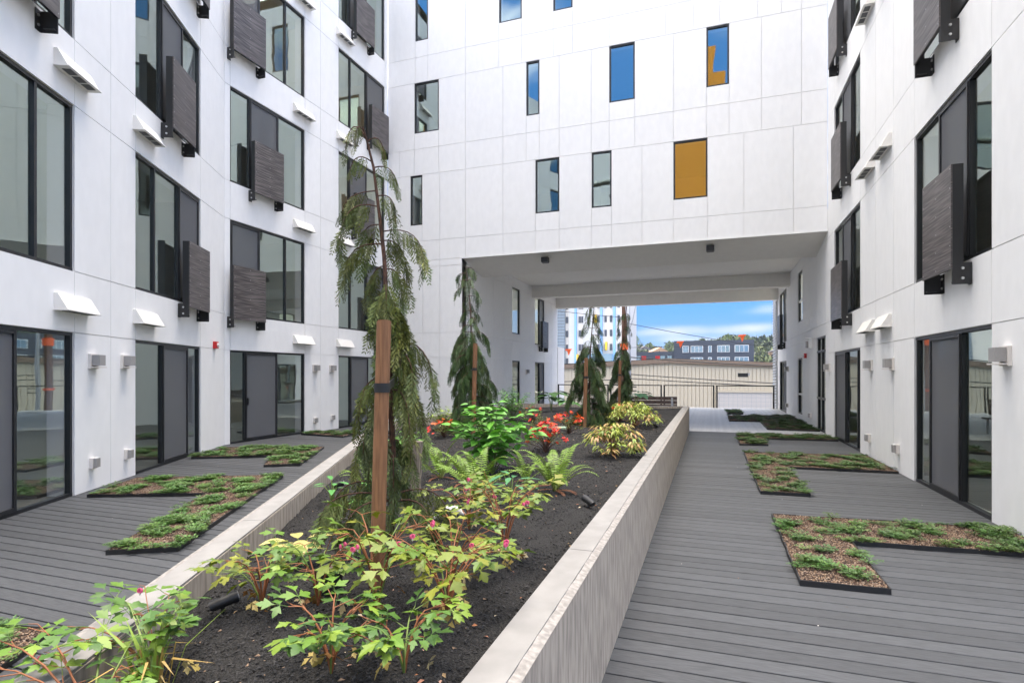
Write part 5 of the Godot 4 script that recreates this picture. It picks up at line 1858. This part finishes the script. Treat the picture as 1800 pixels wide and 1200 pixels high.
	for e in [[-13.6, 8.5], [-12.3, 5.1], [-15.9, 3.6]]:
		inst("yellow_panel", box_mesh(Vector3(0.22, 1.0, 0.44)), M.yellow, ap, Transform3D(Basis(), Vector3(e[0], e[1], 0.23)))
	for k in 6:
		for sx in [-17.3, -15.65, -15.3, -13.3, -12.4, -11.75, -10.8]:
			inst("window", box_mesh(Vector3(0.28, 0.8, 0.12)), M.navy, ap, Transform3D(Basis(), Vector3(sx, 3.2 + k * 1.75, 0.05)))
	inst("canopy", box_mesh(Vector3(3.2, 1.6, 1.2)), M.far_glass, ap, Transform3D(Basis(), Vector3(-13.0, 3.3, 0.8)))
	# siding lines on the grey bay
	var sid := MB.new()
	for k in 60:
		sid.bx(Vector3(-18.1, -0.8 + k * 0.38, 0.51), Vector3(1.2, 0.05, 0.04))
	stuff(obj("siding_line", sid, M.navy, ap))
	distance()


func distance() -> void:
	var hm := MB.new()
	var nz := FastNoiseLite.new()
	nz.seed = 5
	nz.frequency = 0.012
	var grid := []
	for j in 15:
		var row := []
		for i in 45:
			var x := -260.0 + i * 12.0
			var z := -150.0 - j * 14.0
			row.append(Vector3(x, hill_y(x, z), z))
		grid.append(row)
	for j in 14:
		for i in 44:
			hm.quad(grid[j][i], grid[j][i + 1], grid[j + 1][i + 1], grid[j + 1][i])
	var h := obj("hill", hm, M.hill, self)
	structure(h)
	h.set_meta("label", "wooded hillside with houses in the distance")
	var r := RandomNumberGenerator.new()
	r.seed = 9
	var labels := ["dark conifer on the far hill, tallest at the left beside the metal pole", "dark conifer on the far hill just left of the dark blue building", "bright green tree behind the middle of the dark blue building roof", "green tree right of the bright green one behind the dark blue roof", "dark conifer on the far hill right of the right orange flag", "broad tree on the far hill at the right edge of the passage", "low tree on the hill beside the metal pole", "round tree on the hill between the pole and the dark conifers", "conifer at the right end of the dark blue building", "grey green tree on the hill under the tan house", "small tree on the hill above the low dark wing", "tree on the hill left of the dark blue building's top corner"]
	var spec := [[-42.5, -300, 9, 1], [-11.5, -230, 7.5, 1], [6.0, -240, 8, 0], [13.5, -250, 7, 0], [21.5, -215, 10, 1], [32.0, -230, 11, 0], [-46.0, -300, 6, 0], [-36.0, -290, 8, 0], [19.0, -180, 6, 1], [23.5, -180, 5, 0], [-28.0, -280, 6, 0], [-18.5, -270, 7, 0]]
	for i in spec.size():
		var e: Array = spec[i]
		far_tree(Vector3(e[0], hill_y(e[0], e[1]) - 0.3, e[1]), e[2], e[3] == 1, labels[i], r)
	var wood := MB.new()
	var places := []
	var colors := []
	var clump := MB.new()
	for k in 30:
		var d := Vector3(r.randf_range(-1, 1), r.randf_range(0, 1.6), r.randf_range(-1, 1)) * 0.7
		var n := Vector3(r.randf_range(-1, 1), r.randf(), r.randf_range(-1, 1)).normalized()
		var a := n.cross(Vector3(0.3, 0.2, 1)).normalized() * 0.5
		var b := n.cross(a).normalized() * 0.5
		clump.col = Color(1, 1, 1) * r.randf_range(0.6, 1.2)
		clump.tri(d - a, d + b, d + a)
	for i in 900:
		var x := r.randf_range(-110, 90)
		var z := r.randf_range(-320, -155)
		var s := r.randf_range(1.2, 3.0)
		places.append(Transform3D(Basis(UP, r.randf() * TAU).scaled(Vector3(s, s * r.randf_range(0.8, 1.5), s)), Vector3(x, hill_y(x, z), z)))
		var g := Color(0.06, 0.09, 0.04).lerp(Color(0.17, 0.2, 0.07), r.randf())
		colors.append(g)
	var w := multi("hillside_wood", clump.mesh(), M.far_leaf, places, colors, self)
	w.set_meta("label", "distant wood covering the hillside")
	w.set_meta("category", "wood")
	var hl := ["tan roofed house on the hill at the right edge of the passage", "tan house behind the right end of the dark blue building", "pale house on the far hill right of the metal pole", "pink roofed house on the hill left of the dark blue building", "grey house high on the hill beside the pole", "small white house in the middle of the hill", "white house on the right hill under the tan house", "low grey house at the foot of the left hill", "pale house on the right hill by the corrugated wall"]
	var hs := [[26.0, -215, 4.2, 1], [20.5, -215, 4.0, 1], [-37.5, -280, 6, 0], [-22, -250, 7, 0], [-41, -300, 6, 0], [-30, -270, 5, 0], [24, -190, 5, 0], [-31, -230, 6, 0], [29, -200, 5, 0]]
	for i in hs.size():
		var e: Array = hs[i]
		var t := thing("hill_house", hl[i], "house", "houses on the far hillside", Transform3D(Basis(UP, r.randf_range(-0.4, 0.4)), Vector3(e[0], hill_y(e[0], e[1]) - 0.5, e[1])))
		var s: float = e[2]
		inst("wall", box_mesh(Vector3(s, 3.2, s)), M.house_tan if e[3] == 1 else M.house_wall, t, Transform3D(Basis(), Vector3(0, 1.6, 0)))
		var rf := MB.new()
		rf.prism([Vector2(-s * 0.58, 0), Vector2(s * 0.58, 0), Vector2(0, s * 0.3)], Vector3(0, 3.2, -s * 0.55), Vector3.RIGHT, UP, Vector3.BACK, s * 1.1)
		obj("roof", rf, M.house_tan if i == 3 else M.house_roof, t)
		for k in 2:
			inst("window", box_mesh(Vector3(s * 0.2, 1.0, 0.08)), M.navy, t, Transform3D(Basis(), Vector3((k - 0.5) * s * 0.5, 1.8, s / 2)))


func hill_y(x: float, z: float) -> float:
	var f := clampf((-z - 150.0) / 150.0, 0.0, 1.0)
	return -1.4 + f * (17.0 + 2.0 * sin(x * 0.05) + 1.0 * sin(x * 0.13 + 1.0))


func far_tree(at: Vector3, h: float, conifer: bool, label: String, r: RandomNumberGenerator) -> void:
	var t := thing("hill_tree", label, "tree", "trees on the far hillside", Transform3D(Basis(), at))
	var tr := MB.new()
	tr.tube([Vector3.ZERO, Vector3(0, h * 0.5, 0), Vector3(0, h * 0.85, 0)], [h * 0.03, h * 0.022, h * 0.008], 6)
	obj("trunk", tr, M.bark, t)
	var cr := MB.new()
	for k in 700:
		var f := r.randf()
		var a := r.randf() * TAU
		var rad: float
		var y: float
		if conifer:
			y = h * (0.12 + 0.88 * f)
			rad = h * 0.2 * (1.0 - f) * r.randf_range(0.3, 1.0) * (0.75 + 0.25 * sin(f * 40.0))
		else:
			y = h * (0.3 + 0.7 * f)
			rad = h * 0.4 * sin(PI * clampf(f * 0.9 + 0.08, 0, 1)) * sqrt(r.randf()) * (0.8 + 0.2 * sin(a * 3.0 + f * 6.0))
		var p := Vector3(cos(a) * rad, y, sin(a) * rad)
		var n := Vector3(r.randf_range(-1, 1), r.randf(), r.randf_range(-1, 1)).normalized()
		var u := n.cross(Vector3(0.2, 0.1, 1)).normalized() * h * 0.03
		var w := n.cross(u).normalized() * h * 0.03
		cr.col = (Color(0.025, 0.05, 0.025) if conifer else Color(0.12, 0.17, 0.035)) * r.randf_range(0.6, 1.3)
		cr.tri(p - u, p + w, p + u)
	obj("crown", cr, M.far_leaf, t)


# ---------------------------------------------------------------- sky
func sky_picture() -> Image:
	var w := 1024
	var h := 512
	var im := Image.create(w, h, false, Image.FORMAT_RGBF)
	var a := FastNoiseLite.new()
	a.seed = 50
	a.noise_type = FastNoiseLite.TYPE_SIMPLEX
	a.frequency = 0.55
	a.fractal_octaves = 5
	var b := FastNoiseLite.new()
	b.seed = 33
	b.noise_type = FastNoiseLite.TYPE_SIMPLEX
	b.frequency = 0.9
	b.fractal_octaves = 4
	for y in h:
		var el := PI * (0.5 - (y + 0.5) / h)
		var sy := sin(el)
		var cy := cos(el)
		for x in w:
			if sy < -0.02:
				im.set_pixel(x, y, Color(0.22, 0.22, 0.22))
				continue
			var az := TAU * (x + 0.5) / w
			var k := 1.0 / (maxf(sy, 0.0) + 0.16)
			var px := sin(az) * cy * k
			var pz := cos(az) * cy * k
			var blue := Color(0.045, 0.145, 0.38).lerp(Color(0.022, 0.092, 0.21), pow(1.0 - maxf(sy, 0.0), 4.0))
			blue = blue.lerp(Color(0.2, 0.225, 0.25), pow(1.0 - maxf(sy, 0.0), 24.0))
			var c := a.get_noise_2d(px * 0.9, pz * 1.6) * 0.6 + b.get_noise_2d(px * 0.45, pz * 3.4) * 0.5
			var near := smoothstep(0.05, 0.55, sy)
			var m := smoothstep(0.08 - 0.3 * near, 0.55 - 0.25 * near, c + 0.05)
			var white := Color(0.225, 0.235, 0.25).lerp(Color(1.4, 1.33, 1.24), near)
			im.set_pixel(x, y, blue.lerp(white, m * 0.9))
	return im


func _ready() -> void:
	rng.seed = 4711
	# camera: level, lens shifted up
	var cam := Camera3D.new()
	cam.name = "camera"
	cam.projection = Camera3D.PROJECTION_FRUSTUM
	cam.near = 0.05
	cam.far = 2500.0
	cam.size = 0.05 * 1200.0 / 998.354
	cam.frustum_offset = Vector2(0, 0.05 * 57.14 / 998.354)
	cam.position = Vector3(0, 1.65, 0)
	cam.rotation_degrees = Vector3(0, 19.428, 0)
	cam.current = true
	add_child(cam)
	var env := Environment.new()
	var sky := Sky.new()
	var pano := PanoramaSkyMaterial.new()
	pano.panorama = ImageTexture.create_from_image(sky_picture())
	pano.energy_multiplier = 1.0
	sky.sky_material = pano
	env.background_mode = Environment.BG_SKY
	env.sky = sky
	env.tonemap_mode = Environment.TONE_MAPPER_LINEAR
	env.tonemap_exposure = 4.5
	env.sdfgi_enabled = true
	env.ssao_enabled = true
	env.ssil_enabled = true
	env.fog_enabled = true
	env.fog_density = 0.0003
	env.fog_light_color = Color(0.82, 0.88, 0.95)
	var we := WorldEnvironment.new()
	we.name = "world_environment"
	we.environment = env
	add_child(we)
	var sun := DirectionalLight3D.new()
	sun.name = "sun"
	sun.light_energy = 0.5
	sun.light_color = Color(1.0, 0.945, 0.87)
	sun.light_angular_distance = 40.0
	sun.rotation_degrees = Vector3(-84, 140, 0)
	sun.shadow_enabled = true
	add_child(sun)

	make_materials()
	street()
	left_wing()
	right_wing()
	bridge_wing()
	rear_wing()
	deck()
	passage_floor()
	planter()
	deck_litter()
	# beds let into the right deck, near to far, then the left deck
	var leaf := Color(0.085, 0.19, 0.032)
	var v := func(l: Array) -> Array:
		var out := []
		for e in l:
			out.append(Vector2(e[0], e[1]))
		return out
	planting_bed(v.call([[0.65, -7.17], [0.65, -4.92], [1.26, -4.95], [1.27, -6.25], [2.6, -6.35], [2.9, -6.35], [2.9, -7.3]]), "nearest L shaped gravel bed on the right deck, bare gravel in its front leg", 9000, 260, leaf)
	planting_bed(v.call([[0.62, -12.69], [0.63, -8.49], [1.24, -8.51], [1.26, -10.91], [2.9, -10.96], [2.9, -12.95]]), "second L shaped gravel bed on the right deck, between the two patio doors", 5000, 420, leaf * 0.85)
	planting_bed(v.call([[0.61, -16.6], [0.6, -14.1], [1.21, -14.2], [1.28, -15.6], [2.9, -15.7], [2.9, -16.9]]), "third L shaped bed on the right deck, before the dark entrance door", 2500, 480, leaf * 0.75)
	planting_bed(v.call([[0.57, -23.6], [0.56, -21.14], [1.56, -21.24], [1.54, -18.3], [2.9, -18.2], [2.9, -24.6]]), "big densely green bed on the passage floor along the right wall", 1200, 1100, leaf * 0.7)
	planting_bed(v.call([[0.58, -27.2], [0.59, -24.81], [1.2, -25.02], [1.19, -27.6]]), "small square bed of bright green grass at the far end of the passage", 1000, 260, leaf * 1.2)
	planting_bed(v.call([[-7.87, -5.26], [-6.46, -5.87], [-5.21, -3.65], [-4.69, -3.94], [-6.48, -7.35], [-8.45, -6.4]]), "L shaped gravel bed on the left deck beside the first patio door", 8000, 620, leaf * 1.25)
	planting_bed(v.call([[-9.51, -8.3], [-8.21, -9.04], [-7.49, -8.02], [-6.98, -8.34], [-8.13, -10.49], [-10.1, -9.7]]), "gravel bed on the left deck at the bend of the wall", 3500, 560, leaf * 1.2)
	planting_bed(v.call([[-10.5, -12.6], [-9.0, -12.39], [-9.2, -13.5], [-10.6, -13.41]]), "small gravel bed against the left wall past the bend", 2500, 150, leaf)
	planting_bed(v.call([[-3.91, -2.42], [-3.3, -1.2], [-4.0, -0.9], [-5.6, -1.2], [-5.3, -2.2]]), "gravel bed in the bottom left corner of the photo, beyond the planter wall", 8000, 260, leaf)
	garden()
